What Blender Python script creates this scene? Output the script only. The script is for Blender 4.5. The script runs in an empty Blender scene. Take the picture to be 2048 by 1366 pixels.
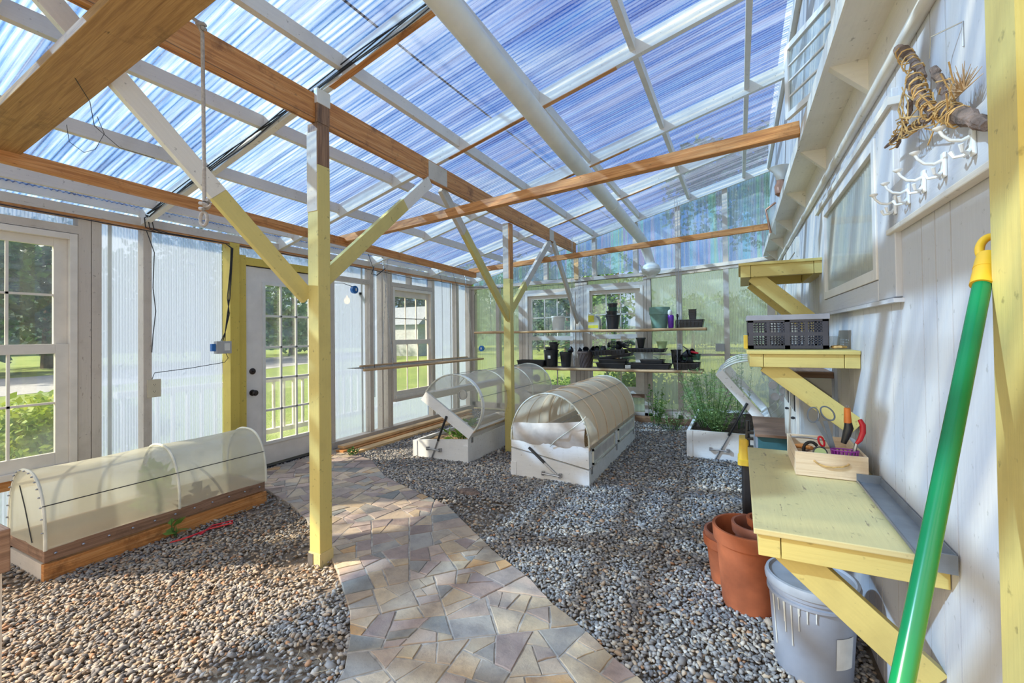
import bpy, math, random
import numpy as np
from mathutils import Vector, Matrix
random.seed(7)
rng = np.random.default_rng(11)
scene = bpy.context.scene
COL = scene.collection

# ---------------------------------------------------------------- camera
F_PX, YAW, PITCH, ROLL, CY, EYE = 893.14, math.radians(26.908), math.radians(0.7716), math.radians(-0.6987), 658.02, 1.36
_f = Vector((-math.sin(YAW) * math.cos(PITCH), math.cos(YAW) * math.cos(PITCH), math.sin(PITCH)))
_r0 = Vector((math.cos(YAW), math.sin(YAW), 0)); _u0 = _r0.cross(_f)
_r = _r0 * math.cos(ROLL) + _u0 * math.sin(ROLL); _u = -_r0 * math.sin(ROLL) + _u0 * math.cos(ROLL)
cam = bpy.data.cameras.new('camera'); camo = bpy.data.objects.new('camera', cam); COL.objects.link(camo)
cam.sensor_width = 36; cam.lens = F_PX / 2048 * 36; cam.shift_y = (CY - 683) / 2048
cam.clip_start = 0.02; cam.clip_end = 400
m = Matrix((_r, _u, -_f)).transposed().to_4x4(); m.translation = (0, 0, EYE)
camo.matrix_world = m
scene.camera = camo

# ---------------------------------------------------------------- sky, sun, exposure
SUN_TRAVEL = Vector((1.0, 0.72, -0.86)).normalized()
scene.view_settings.view_transform = 'Standard'
scene.view_settings.look = 'None'
scene.view_settings.gamma = 1
scene.view_settings.use_curve_mapping = False
scene.view_settings.exposure = 0.06
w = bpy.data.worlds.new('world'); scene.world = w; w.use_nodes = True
n, l = w.node_tree.nodes, w.node_tree.links; n.clear()
def wn(t, **k):
    q = n.new(t)
    for a, b in k.items(): setattr(q, a, b)
    return q
tc = wn('ShaderNodeTexCoord'); sep = wn('ShaderNodeSeparateXYZ'); l.new(tc.outputs['Generated'], sep.inputs[0])
rz = wn('ShaderNodeValToRGB'); l.new(sep.outputs['Z'], rz.inputs[0])
e = rz.color_ramp.elements
e[0].position = 0.0; e[0].color = (0.66, 0.85, 1.06, 1)
e[1].position = 0.85; e[1].color = (0.03, 0.19, 0.74, 1)
q = e.new(0.30); q.color = (0.20, 0.48, 0.95, 1)
mp = wn('ShaderNodeMapping'); mp.inputs['Scale'].default_value = (1.2, 1.2, 3.5); l.new(tc.outputs['Generated'], mp.inputs[0])
nz = wn('ShaderNodeTexNoise'); nz.inputs['Scale'].default_value = 2.3; nz.inputs['Detail'].default_value = 7; l.new(mp.outputs[0], nz.inputs[0])
rc = wn('ShaderNodeValToRGB'); l.new(nz.outputs[0], rc.inputs[0])
rc.color_ramp.elements[0].position = 0.50; rc.color_ramp.elements[1].position = 0.68
mx = wn('ShaderNodeMixRGB'); l.new(rc.outputs[0], mx.inputs[0]); l.new(rz.outputs[0], mx.inputs[1]); mx.inputs[2].default_value = (0.95, 0.98, 1.05, 1)
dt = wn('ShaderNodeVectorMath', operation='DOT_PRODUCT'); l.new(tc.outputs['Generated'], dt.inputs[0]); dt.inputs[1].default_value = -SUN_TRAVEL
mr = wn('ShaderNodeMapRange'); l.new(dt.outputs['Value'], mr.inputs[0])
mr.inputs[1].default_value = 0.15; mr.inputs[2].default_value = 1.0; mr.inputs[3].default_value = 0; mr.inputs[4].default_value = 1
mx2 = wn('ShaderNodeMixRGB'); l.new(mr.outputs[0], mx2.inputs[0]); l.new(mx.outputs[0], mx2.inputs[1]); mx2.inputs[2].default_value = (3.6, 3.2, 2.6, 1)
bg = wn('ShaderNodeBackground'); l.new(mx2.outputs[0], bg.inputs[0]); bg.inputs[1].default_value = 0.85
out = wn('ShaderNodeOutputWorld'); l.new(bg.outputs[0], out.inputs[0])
sd = bpy.data.lights.new('sun', 'SUN'); sd.energy = 10.0; sd.angle = math.radians(1.2); sd.color = (1.0, 0.86, 0.68)
so = bpy.data.objects.new('sun', sd); COL.objects.link(so)
so.rotation_euler = SUN_TRAVEL.to_track_quat('-Z', 'Y').to_euler(); so.location = (-8, -5, 8)
scene.cycles.transparent_max_bounces = 24
scene.cycles.max_bounces = 10
scene.cycles.diffuse_bounces = 5
scene.cycles.caustics_reflective = False
scene.cycles.caustics_refractive = False

# ---------------------------------------------------------------- mesh helpers
class MB:
    def __init__(s, T=None): s.v = []; s.f = []; s.uv = []; s.T = T; s.k = 0
    def _a(s, p):
        p = Vector(p)
        if s.T is not None: p = s.T @ p
        s.v.append(p[:])
    def poly(s, idx, uv=None):
        s.f.append(tuple(idx)); s.uv.append(uv if uv else [(0, 0)] * len(idx))
    def beam(s, a, b, w, h, up=(0, 0, 1), w2=None, h2=None):
        a, b = Vector(a), Vector(b); d = (b - a); L = d.length; d.normalize(); up = Vector(up)
        if abs(d.dot(up)) > .999: up = Vector((0, 1, 0)) if abs(d.y) < .9 else Vector((1, 0, 0))
        sd = d.cross(up).normalized(); u = sd.cross(d).normalized(); w2 = w if w2 is None else w2; h2 = h if h2 is None else h2
        n0 = len(s.v)
        for (c, ww, hh) in ((a, w, h), (b, w2, h2)):
            for sx, sz in ((-1, -1), (1, -1), (1, 1), (-1, 1)): s._a(c + sd * sx * ww / 2 + u * sz * hh / 2)
        s.k += 1; o = (s.k * .37) % 7; per = [w, h, w, h]; acc = o
        for i in range(4):
            j = (i + 1) % 4
            s.poly((n0 + i, n0 + 4 + i, n0 + 4 + j, n0 + j), [(o, acc), (o + L, acc), (o + L, acc + per[i]), (o, acc + per[i])]); acc += per[i]
        s.poly((n0, n0 + 1, n0 + 2, n0 + 3), [(o, acc), (o + .02, acc), (o + .02, acc + h), (o, acc + h)])
        s.poly((n0 + 7, n0 + 6, n0 + 5, n0 + 4), [(o, acc), (o + .02, acc), (o + .02, acc + h), (o, acc + h)])
        return s
    def box(s, x0, x1, y0, y1, z0, z1):
        dx, dy, dz = x1 - x0, y1 - y0, z1 - z0; cx, cy, cz = (x0 + x1) / 2, (y0 + y1) / 2, (z0 + z1) / 2
        if dx >= dy and dx >= dz: return s.beam((x0, cy, cz), (x1, cy, cz), dy, dz)
        if dy >= dz: return s.beam((cx, y0, cz), (cx, y1, cz), dx, dz)
        return s.beam((cx, cy, z0), (cx, cy, z1), dx, dy, up=(0, 1, 0))
    def tube(s, pts, r, seg=8, caps=True, closed=False):
        pts = [Vector(p) for p in pts]; N = len(pts); rr = r if isinstance(r, (list, tuple)) else [r] * N
        n0 = len(s.v); prev = None; L = 0
        for i, p in enumerate(pts):
            if closed: d = pts[(i + 1) % N] - pts[i - 1]
            else: d = pts[min(i + 1, N - 1)] - pts[max(i - 1, 0)]
            d = d.normalized() if d.length > 1e-9 else Vector((0, 0, 1))
            if prev is None: a = d.orthogonal().normalized()
            else:
                a = prev - d * prev.dot(d); a = a.normalized() if a.length > 1e-6 else d.orthogonal().normalized()
            prev = a; b = d.cross(a)
            for k in range(seg):
                t = 2 * math.pi * k / seg; s._a(p + (a * math.cos(t) + b * math.sin(t)) * rr[i])
        for i in range(N if closed else N - 1):
            j = (i + 1) % N; l2 = L + (pts[j] - pts[i]).length
            for k in range(seg):
                k2 = (k + 1) % seg
                s.poly((n0 + i * seg + k, n0 + i * seg + k2, n0 + j * seg + k2, n0 + j * seg + k), [(L, k / seg * .2), (L, (k + 1) / seg * .2), (l2, (k + 1) / seg * .2), (l2, k / seg * .2)])
            L = l2
        if caps and not closed:
            s.poly([n0 + k for k in range(seg)][::-1]); s.poly([n0 + (N - 1) * seg + k for k in range(seg)])
        return s
    def lathe(s, c, prof, seg=24, sx=1, sy=1, caps=True):
        n0 = len(s.v); c = Vector(c); N = len(prof)
        for r, z in prof:
            for k in range(seg):
                t = 2 * math.pi * k / seg; s._a(c + Vector((r * math.cos(t) * sx, r * math.sin(t) * sy, z)))
        for i in range(N - 1):
            for k in range(seg):
                k2 = (k + 1) % seg
                s.poly((n0 + i * seg + k, n0 + i * seg + k2, n0 + (i + 1) * seg + k2, n0 + (i + 1) * seg + k), [(k / seg, i / N), ((k + 1) / seg, i / N), ((k + 1) / seg, (i + 1) / N), (k / seg, (i + 1) / N)])
        if caps:
            s.poly([n0 + k for k in range(seg)][::-1]); s.poly([n0 + (N - 1) * seg + k for k in range(seg)])
        return s
    def prism(s, pts, d):
        """closed polygon (3D points) extruded by the vector d"""
        n0 = len(s.v); N = len(pts); d = Vector(d)
        for p in pts: s._a(p)
        for p in pts: s._a(Vector(p) + d)
        def uvp(i): q = Vector(pts[i]); return (q.x + q.y, q.z + q.y * .3)
        s.poly([n0 + i for i in range(N)][::-1], [uvp(i) for i in range(N)][::-1]); s.poly([n0 + N + i for i in range(N)], [uvp(i) for i in range(N)])
        for i in range(N):
            j = (i + 1) % N; L = (Vector(pts[j]) - Vector(pts[i])).length
            s.poly((n0 + i, n0 + j, n0 + N + j, n0 + N + i), [(0, 0), (L, 0), (L, d.length), (0, d.length)])
        return s
    def grid(s, P):
        """P[i][j] points -> surface"""
        n0 = len(s.v); I = len(P); J = len(P[0])
        for row in P:
            for p in row: s._a(p)
        for i in range(I - 1):
            for j in range(J - 1):
                s.poly((n0 + i * J + j, n0 + (i + 1) * J + j, n0 + (i + 1) * J + j + 1, n0 + i * J + j + 1), [(i / I, j / J), ((i + 1) / I, j / J), ((i + 1) / I, (j + 1) / J), (i / I, (j + 1) / J)])
        return s
    def leaf(s, p, d, L, W):
        p = Vector(p); d = Vector(d).normalized(); sd = d.cross(Vector((random.uniform(-1, 1), random.uniform(-1, 1), random.uniform(-1, 1)))).normalized()
        n0 = len(s.v)
        for q in (p, p + d * L * .5 + sd * W / 2, p + d * L, p + d * L * .5 - sd * W / 2): s._a(q)
        s.poly((n0, n0 + 1, n0 + 2, n0 + 3))
        return s
    def build(s, name, mat, parent=None, smooth=False, bevel=0.0, origin=None):
        V = np.array(s.v, dtype=np.float64)
        if parent is not None: base = Vector(WL[parent.name]); loc = Vector((0, 0, 0))
        else:
            base = Vector(origin) if origin else Vector(((V[:, 0].min() + V[:, 0].max()) / 2, (V[:, 1].min() + V[:, 1].max()) / 2, V[:, 2].min())); loc = base
        V = V - np.array(base[:])
        me = bpy.data.meshes.new(name); me.from_pydata(V.tolist(), [], s.f)
        uvl = me.uv_layers.new(name='UVMap'); flat = [c for f in s.uv for u in f for c in u]; uvl.data.foreach_set('uv', flat)
        me.materials.append(mat)
        if smooth:
            me.polygons.foreach_set('use_smooth', [True] * len(me.polygons))
        me.validate(); me.update()
        if smooth and hasattr(me, 'set_sharp_from_angle'): me.set_sharp_from_angle(angle=math.radians(40))
        o = bpy.data.objects.new(name, me); COL.objects.link(o)
        o.location = loc; o.parent = parent
        if bevel:
            b = o.modifiers.new('bevel', 'BEVEL'); b.width = bevel; b.segments = 2; b.limit_method = 'ANGLE'; b.angle_limit = math.radians(40)
        WL[o.name] = tuple(base)
        return o
WL = {}
def tag(o, label, cat, group=None, kind=None):
    if label: o['label'] = label
    if cat: o['category'] = cat
    if group: o['group'] = group
    if kind: o['kind'] = kind
    return o
def thing(name, label, cat, loc, group=None, kind=None):
    o = bpy.data.objects.new(name, None); COL.objects.link(o); o.location = loc; o.empty_display_size = .05
    WL[o.name] = tuple(loc)
    return tag(o, label, cat, group, kind)
def structure(name, loc=(0, 0, 0)):
    o = bpy.data.objects.new(name, None); COL.objects.link(o); o.location = loc; WL[o.name] = tuple(loc); o['kind'] = 'structure'; return o
def copy_thing(o, loc, label=None):
    """copy a thing with its parts and their sub-parts to a new base point"""
    c = o.copy(); COL.objects.link(c); c.location = loc; WL[c.name] = tuple(loc)
    if label: c['label'] = label
    for ch in list(o.children):
        d = ch.copy(); COL.objects.link(d); d.parent = c
        for g in list(ch.children):
            e2 = g.copy(); COL.objects.link(e2); e2.parent = d
    return c

# ---------------------------------------------------------------- materials
class NT:
    def __init__(s, name):
        s.m = bpy.data.materials.new(name); s.m.use_nodes = True; s.n = s.m.node_tree.nodes; s.l = s.m.node_tree.links
        s.b = s.n['Principled BSDF']; s.o = s.n['Material Output']
    def new(s, t, **k):
        q = s.n.new(t)
        for a, b in k.items(): setattr(q, a, b)
        return q
    def link(s, a, b): s.l.new(a, b)
    def coord(s, kind='Object', scale=(1, 1, 1)):
        tc = s.new('ShaderNodeTexCoord'); mp = s.new('ShaderNodeMapping'); mp.inputs['Scale'].default_value = scale
        s.link(tc.outputs[kind], mp.inputs[0]); return mp.outputs[0]
    def noise(s, vec, scale=5, detail=4, rough=.55, dist=0):
        q = s.new('ShaderNodeTexNoise'); q.inputs['Scale'].default_value = scale; q.inputs['Detail'].default_value = detail
        q.inputs['Roughness'].default_value = rough; q.inputs['Distortion'].default_value = dist
        s.link(vec, q.inputs[0]); return q.outputs[0]
    def ramp(s, fac, stops):
        q = s.new('ShaderNodeValToRGB'); s.link(fac, q.inputs[0]); e = q.color_ramp.elements
        while len(e) < len(stops): e.new(.5)
        for k, (p, c) in enumerate(stops):
            e[k].position = p; e[k].color = (c, c, c, 1) if isinstance(c, (int, float)) else (*c, 1)
        return q.outputs[0]
    def mix(s, fac, a, b, blend='MIX'):
        q = s.new('ShaderNodeMixRGB', blend_type=blend)
        for k, x in enumerate((fac, a, b)):
            if isinstance(x, (int, float)): q.inputs[k].default_value = x if k == 0 else (x, x, x, 1)
            elif isinstance(x, tuple): q.inputs[k].default_value = (*x, 1)
            else: s.link(x, q.inputs[k])
        return q.outputs[0]
    def bump(s, h, strength=.3, dist=.01):
        q = s.new('ShaderNodeBump'); q.inputs['Strength'].default_value = strength; q.inputs['Distance'].default_value = dist
        s.link(h, q.inputs['Height']); s.link(q.outputs[0], s.b.inputs['Normal']); return q.outputs[0]
    def shader_mix(s, fac, a, b):
        q = s.new('ShaderNodeMixShader')
        if isinstance(fac, (int, float)): q.inputs[0].default_value = fac
        else: s.link(fac, q.inputs[0])
        s.link(a, q.inputs[1]); s.link(b, q.inputs[2]); return q.outputs[0]
    def out(s, sh): s.link(sh, s.o.inputs['Surface']); return s.m

def plain(name, col, rough=.5, metal=0, var=.12, bump=0, scale=8, spec=.5):
    t = NT(name); c = t.coord('Object'); f = t.noise(c, scale, 5)
    dark = tuple(x * (1 - var * 2) for x in col); lite = tuple(min(1, x * (1 + var)) for x in col)
    t.link(t.ramp(f, [(.3, dark), (.7, lite)]), t.b.inputs['Base Color'])
    t.b.inputs['Roughness'].default_value = rough; t.b.inputs['Metallic'].default_value = metal; t.b.inputs['Specular IOR Level'].default_value = spec
    if bump: t.bump(t.noise(c, scale * 6, 3), bump, .004)
    return t.m

def paint(name, col, dirt=(.30, .24, .17), amount=.35, wear=.0, rough=.55):
    """painted timber: grain along U, grime patches and worn spots"""
    t = NT(name); uv = t.coord('UV', (3, 60, 1)); g = t.noise(uv, 1.6, 6, .6); ob = t.coord('Object')
    big = t.noise(ob, 3.2, 6, .65); spots = t.noise(ob, 38, 3, .5)
    base = t.mix(t.ramp(g, [(.35, .0), (.75, .22)]), col, tuple(x * .72 for x in col))
    base = t.mix(t.ramp(big, [(.50, 0.0), (.80, amount)]), base, dirt)
    base = t.mix(t.ramp(spots, [(.66, 0.0), (.74, .55)]), base, tuple(x * .45 for x in dirt))
    if wear:
        base = t.mix(t.ramp(t.noise(t.coord('UV', (4, 22, 1)), 2.0, 7, .7), [(.66 - wear, 0.), (.70 - wear * .9, .8)]), base, (.22, .15, .10))
    t.link(base, t.b.inputs['Base Color']); t.b.inputs['Roughness'].default_value = rough; t.bump(g, .25, .004)
    return t.m

def wood(name, a, b, c, scale=1.0, stain=.5, rough=.6):
    t = NT(name); uv = t.coord('UV', (1.2 * scale, 26 * scale, 1)); g = t.noise(uv, 2.2, 8, .62, .6)
    fine = t.noise(t.coord('UV', (4, 160, 1)), 1.5, 3, .5)
    col = t.ramp(g, [(.28, a), (.5, b), (.72, c)])
    col = t.mix(t.ramp(fine, [(.35, .0), (.65, .5)]), col, a)
    ob = t.coord('Object'); k = t.noise(ob, 4.5, 6, .7)
    col = t.mix(t.ramp(k, [(.56, 0.0), (.70, stain)]), col, tuple(x * .42 for x in a))
    sp = t.noise(t.coord('UV', (5, 14, 1)), 2.6, 3, .5)
    col = t.mix(t.ramp(sp, [(.70, 0.0), (.76, .8)]), col, tuple(x * .25 for x in a))
    t.link(col, t.b.inputs['Base Color']); t.b.inputs['Roughness'].default_value = rough; t.bump(g, .3, .004)
    return t.m

M = {}
M['white'] = paint('white_paint', (.75, .70, .62), amount=.30)
M['white_old'] = paint('weathered_white_paint', (.60, .53, .45), (.30, .25, .20), .55, wear=.04)
M['white_clean'] = plain('clean_white', (.75, .71, .66), .45, var=.04)
M['sash'] = plain('white_vinyl_sash', (.76, .70, .61), .4, var=.05)
M['house'] = paint('house_siding_paint', (.57, .565, .58), (.60, .58, .55), .25)
M['yellow'] = paint('pale_yellow_paint', (.63, .51, .17), (.30, .23, .08), .45)
M['yellow_mid'] = paint('mustard_yellow_paint', (.66, .50, .09), (.36, .26, .05), .4)
M['yellow_top'] = paint('worn_yellow_bench_paint', (.62, .51, .24), (.34, .27, .16), .6, wear=.05)
M['orange'] = wood('orange_lumber', (.30, .10, .025), (.62, .27, .075), (.76, .42, .17), stain=.7)
M['lumber'] = wood('pale_lumber', (.50, .30, .13), (.72, .47, .23), (.80, .58, .33), stain=.3)
M['plank'] = wood('brown_plank', (.22, .105, .03), (.42, .23, .075), (.50, .30, .11), stain=.6)
M['bare'] = wood('bare_dark_wood', (.10, .05, .025), (.30, .16, .08), (.45, .28, .16), scale=1.3)
M['deck'] = wood('weathered_brown_board', (.16, .085, .05), (.30, .17, .105), (.42, .26, .17), stain=.5)
M['bamboo'] = wood('bamboo_pole', (.40, .22, .10), (.62, .42, .22), (.72, .52, .30), stain=.35)
M['box'] = wood('pale_pine', (.60, .43, .27), (.76, .60, .42), (.82, .68, .50), stain=.25)
M['black'] = plain('black_plastic', (.018, .018, .021), .38, var=.2)
M['black_rub'] = plain('black_rubber', (.012, .012, .012), .7)
M['cable'] = plain('dark_cable', (.02, .02, .022), .6)
M['metal'] = plain('grey_metal', (.45, .45, .46), .35, .9)
M['steel'] = plain('blued_steel', (.20, .23, .28), .35, .7)
M['galv'] = plain('galvanized_tray', (.24, .27, .31), .42, .4, var=.1, scale=14)
M['terra'] = plain('terracotta', (.47, .125, .045), .75, var=.16, bump=.15, scale=7)
M['terra2'] = plain('dark_terracotta', (.38, .14, .085), .8, var=.2, bump=.15, scale=7)
M['bucket'] = plain('grey_bucket_plastic', (.34, .36, .42), .42, var=.06)
M['bucket_lid'] = plain('grey_bucket_lid', (.40, .42, .46), .4, var=.1)
M['ivory'] = plain('white_plastic', (.72, .71, .66), .4, var=.04)
M['hook'] = plain('white_enamel', (.80, .80, .78), .25, var=.03)
M['green'] = plain('green_broom_pole', (.0, .17, .055), .22, var=.05)
M['gold'] = plain('yellow_cap', (.75, .42, .02), .4, var=.06)
M['rope'] = plain('rope', (.42, .37, .33), .9, var=.15, scale=80, bump=.4)
M['twine'] = plain('jute_twine', (.62, .38, .14), .9, var=.2, scale=60, bump=.4)
M['bark'] = plain('grey_bark', (.22, .15, .115), .95, var=.35, scale=30, bump=1.0)
M['cobalt'] = plain('blue_plastic', (.01, .14, .45), .4)
M['beige'] = plain('outlet_beige', (.62, .55, .40), .4, var=.04)
M['purple'] = plain('purple_plastic', (.14, .02, .38), .35)
M['magenta'] = plain('magenta_plastic', (.30, .04, .32), .4)
M['sage'] = plain('sage_green_plastic', (.17, .30, .24), .5, var=.08)
M['lime'] = plain('pale_green_plastic', (.40, .50, .22), .5)
M['dgreen'] = plain('dark_green_plastic', (.02, .09, .05), .5)
M['jug'] = plain('jug_plastic', (.66, .66, .50), .4)
M['label_y'] = plain('yellow_print', (.78, .68, .05), .5)
M['teal'] = plain('teal_paint', (.045, .15, .165), .55)
M['slate'] = plain('blue_grey_paint', (.30, .33, .38), .6)
M['cream'] = plain('cream_plastic', (.74, .72, .60), .4)
M['curtain'] = plain('greyish_curtain', (.66, .56, .48), .8, var=.05, scale=3)
M['cab'] = plain('grey_cabinet_paint', (.42, .42, .41), .6, var=.06)
M['red'] = plain('red_grip', (.62, .015, .03), .3)
M['orange_p'] = plain('orange_grip', (.75, .20, .03), .4)
M['crate_rim'] = plain('grey_plastic_rim', (.30, .29, .32), .5)
M['crate'] = plain('charcoal_plastic', (.05, .045, .055), .5)
M['brown_pot'] = plain('brown_plastic', (.10, .075, .07), .35)
M['copper'] = plain('copper_metal', (.55, .30, .20), .3, .8)
M['vinyl_sheet'] = plain('dull_vinyl_sheet', (.62, .56, .51), .4)
M['tag'] = plain('paper_label', (.75, .74, .70), .6)
M['yplastic'] = plain('yellow_plastic_lid', (.70, .45, .04), .45)
M['soil'] = plain('dark_soil', (.075, .045, .03), .95, var=.4, scale=40, bump=1)
M['mulch'] = plain('straw_mulch', (.36, .24, .13), .95, var=.4, scale=50, bump=1)
M['trunk'] = plain('tree_trunk', (.12, .08, .05), .95, var=.3)
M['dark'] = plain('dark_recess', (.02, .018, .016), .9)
M['siding'] = plain('far_house_siding', (.55, .57, .60), .7)

def leafmat(name, a, b):
    t = NT(name); f = t.noise(t.coord('Object'), 2.5, 4); col = t.ramp(f, [(.35, a), (.68, b)])
    t.link(col, t.b.inputs['Base Color']); t.b.inputs['Roughness'].default_value = .6
    tr = t.new('ShaderNodeBsdfTranslucent'); t.link(col, tr.inputs[0])
    return t.out(t.shader_mix(.35, t.b.outputs[0], tr.outputs[0]))
M['leaf'] = leafmat('shrub_leaves', (.08, .20, .03), (.30, .48, .10))
M['leaf_herb'] = leafmat('herb_leaves', (.16, .30, .09), (.46, .62, .26))
M['leaf_dark'] = leafmat('evergreen_leaves', (.015, .055, .02), (.07, .17, .06))
M['leaf_mid'] = leafmat('tree_leaves', (.03, .10, .02), (.14, .30, .06))
M['leaf_bush'] = leafmat('yellow_green_leaves', (.16, .30, .04), (.55, .60, .08))

def glass(name, tint=(.93, .96, .95), refl=.07):
    t = NT(name); tr = t.new('ShaderNodeBsdfTransparent'); tr.inputs[0].default_value = (*tint, 1)
    gl = t.new('ShaderNodeBsdfGlossy'); gl.inputs['Roughness'].default_value = .03
    df = t.new('ShaderNodeBsdfDiffuse'); df.inputs[0].default_value = (.6, .65, .68, 1)
    smudge = t.ramp(t.noise(t.coord('Object'), 2.5, 5, .6), [(.40, .05), (.8, .24)])
    a = t.shader_mix(smudge, tr.outputs[0], df.outputs[0])
    return t.out(t.shader_mix(refl, a, gl.outputs[0]))
M['glass'] = glass('window_glass')

def polycarb(name, axis, tint, haze, cloud, rainbow=False):
    """twin wall sheet: clear flutes between milky walls, flutes run upright"""
    t = NT(name); sc = [2, 2, .25]; sc[axis] = 70
    fl = t.noise(t.coord('Object', tuple(sc)), 1.0, 2, .6)
    wv = t.new('ShaderNodeTexWave', wave_type='BANDS', bands_direction='X' if axis == 0 else 'Y'); wv.inputs['Scale'].default_value = 15.7
    t.link(t.coord('Object'), wv.inputs[0])
    big = t.noise(t.coord('Object'), 1.4, 5, .6); spots = t.noise(t.coord('Object'), 22, 2, .4)
    tcol = tint
    if rainbow:
        sc2 = [.0, .0, .10]; sc2[axis] = 5.0
        rb = t.noise(t.coord('Object', tuple(sc2)), 1.0, 3, .7)
        tcol = t.ramp(rb, [(.30, (.45, .90, 1.0)), (.42, (.92, .88, 1.0)), (.47, (.50, .70, 1.0)), (.53, (1.0, .80, .98)), (.58, (.65, 1.0, .95)), (.66, (.95, 1.0, .72)), (.74, (.60, .85, 1.0))])
    tr = t.new('ShaderNodeBsdfTransparent')
    if isinstance(tcol, tuple): tr.inputs[0].default_value = (*tcol, 1)
    else: t.link(tcol, tr.inputs[0])
    tl = t.new('ShaderNodeBsdfTranslucent'); df = t.new('ShaderNodeBsdfDiffuse'); gl = t.new('ShaderNodeBsdfGlossy'); gl.inputs['Roughness'].default_value = .22
    for q in (tl, df): q.inputs[0].default_value = (*cloud, 1)
    milky = t.shader_mix(.35, tl.outputs[0], df.outputs[0])
    f = t.mix(t.ramp(fl, [(.3, haze * .8), (.7, min(1, haze * 1.22))]), 0., 1.) if False else t.ramp(fl, [(.3, haze * .82), (.7, min(1, haze * 1.2))])
    f = t.mix(t.ramp(wv.outputs[0], [(.45, 0.0), (.95, .42)]), f, 1.0)
    f = t.mix(t.ramp(big, [(.45, 0.), (.85, .35)]), f, 1.0)
    f = t.mix(t.ramp(spots, [(.70, 0.), (.75, .5)]), f, 1.0)
    a = t.shader_mix(f, tr.outputs[0], milky)
    return t.out(t.shader_mix(.05, a, gl.outputs[0]))
M['poly_left'] = polycarb('twin_wall_panel_left', 1, (.82, .90, 1.0), .50, (.50, .57, .70))
M['poly_far'] = polycarb('twin_wall_panel_far', 0, (1.0, 1.0, .84), .30, (.82, .88, .80))
M['poly_top'] = polycarb('twin_wall_panel_gable', 0, (.8, .9, 1), .26, (.78, .88, .98), rainbow=True)

def roofmat():
    t = NT('corrugated_clear_roof'); st = t.coord('Object', (.45, 15, 1)); a = t.noise(st, 1.0, 5, .72)
    st2 = t.noise(t.coord('Object', (.22, 7, 1)), 1.0, 4, .6); gr = t.noise(t.coord('Object', (60, 90, 60)), 1.0, 2, .6)
    rib = t.new('ShaderNodeTexWave', wave_type='BANDS', bands_direction='Y', wave_profile='SIN'); rib.inputs['Scale'].default_value = 9.817; rib.inputs['Distortion'].default_value = .25; rib.inputs['Detail'].default_value = 1
    t.link(t.coord('Object'), rib.inputs[0])
    a = t.mix(.30, t.ramp(a, [(.30, 0.), (.70, 1.)]), rib.outputs[0])
    tcol = t.ramp(a, [(.16, (.04, .09, .24)), (.38, (.12, .29, .64)), (.62, (.36, .58, .88)), (.84, (.88, .97, 1.0))])
    tr = t.new('ShaderNodeBsdfTransparent'); t.link(tcol, tr.inputs[0])
    tl = t.new('ShaderNodeBsdfTranslucent'); tl.inputs[0].default_value = (.54, .64, .80, 1)
    df = t.new('ShaderNodeBsdfDiffuse'); df.inputs[0].default_value = (.54, .62, .78, 1)
    gl = t.new('ShaderNodeBsdfGlossy'); gl.inputs['Roughness'].default_value = .12
    milky = t.shader_mix(.3, tl.outputs[0], df.outputs[0])
    f = t.mix(.5, t.ramp(t.noise(t.coord('Object', (.3, 11, 1)), 1.0, 5, .7), [(.46, .0), (.66, .62)]), t.ramp(rib.outputs[0], [(.60, .02), (.95, .42)]))
    f = t.mix(t.ramp(gr, [(.5, 0.), (.8, .25)]), f, .6)
    return t.out(t.shader_mix(.06, t.shader_mix(f, tr.outputs[0], milky), gl.outputs[0]))
M['roof'] = roofmat()

def film(name, col, clear, tint=(1, 1, 1)):
    """frosted or clear plastic film"""
    t = NT(name); tr = t.new('ShaderNodeBsdfTransparent'); tr.inputs[0].default_value = (*tint, 1)
    tl = t.new('ShaderNodeBsdfTranslucent'); df = t.new('ShaderNodeBsdfDiffuse'); gl = t.new('ShaderNodeBsdfGlossy'); gl.inputs['Roughness'].default_value = .2
    big = t.noise(t.coord('Object'), 3.0, 5, .6); c = t.ramp(big, [(.35, tuple(x * .86 for x in col)), (.7, col)])
    for q in (tl, df): t.link(c, q.inputs[0])
    f = t.ramp(big, [(.35, max(0, clear - .1)), (.7, min(1, clear + .08))])
    return t.out(t.shader_mix(.06, t.shader_mix(f, t.shader_mix(.5, tl.outputs[0], df.outputs[0]), tr.outputs[0]), gl.outputs[0]))
M['film_cream'] = film('frosted_cream_film', (.90, .87, .70), .40)
M['film_beige'] = film('frosted_beige_film', (.98, .80, .58), .0)
M['film_clear'] = film('clear_film', (.84, .78, .68), .50)
M['film_vclear'] = film('clear_end_panel', (.7, .75, .7), .78)
M['tape'] = film('white_strip', (.86, .86, .82), .02)

def groundmat():
    t = NT('dirt_ground'); c = t.coord('Object'); f = t.noise(c, 3, 8, .7)
    t.link(t.ramp(f, [(.3, (.12, .09, .065)), (.6, (.26, .20, .145)), (.8, (.36, .29, .21))]), t.b.inputs['Base Color'])
    t.b.inputs['Roughness'].default_value = .95; t.bump(t.noise(c, 60, 4), .8, .01); return t.m
M['dirt'] = groundmat()
def lawnmat():
    t = NT('lawn_grass'); c = t.coord('Object'); f = t.noise(c, .35, 8, .75); g = t.noise(c, 9, 4, .7)
    col = t.ramp(f, [(.3, (.20, .30, .06)), (.55, (.35, .43, .12)), (.75, (.48, .49, .20))])
    t.link(t.mix(t.ramp(g, [(.3, 0.), (.7, .5)]), col, (.10, .20, .02)), t.b.inputs['Base Color'])
    t.b.inputs['Roughness'].default_value = .9; t.bump(t.noise(c, 30, 4), 1, .05); return t.m
M['lawn'] = lawnmat()
M['road'] = plain('gravel_road', (.42, .42, .43), .95, var=.15, scale=20)
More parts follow.
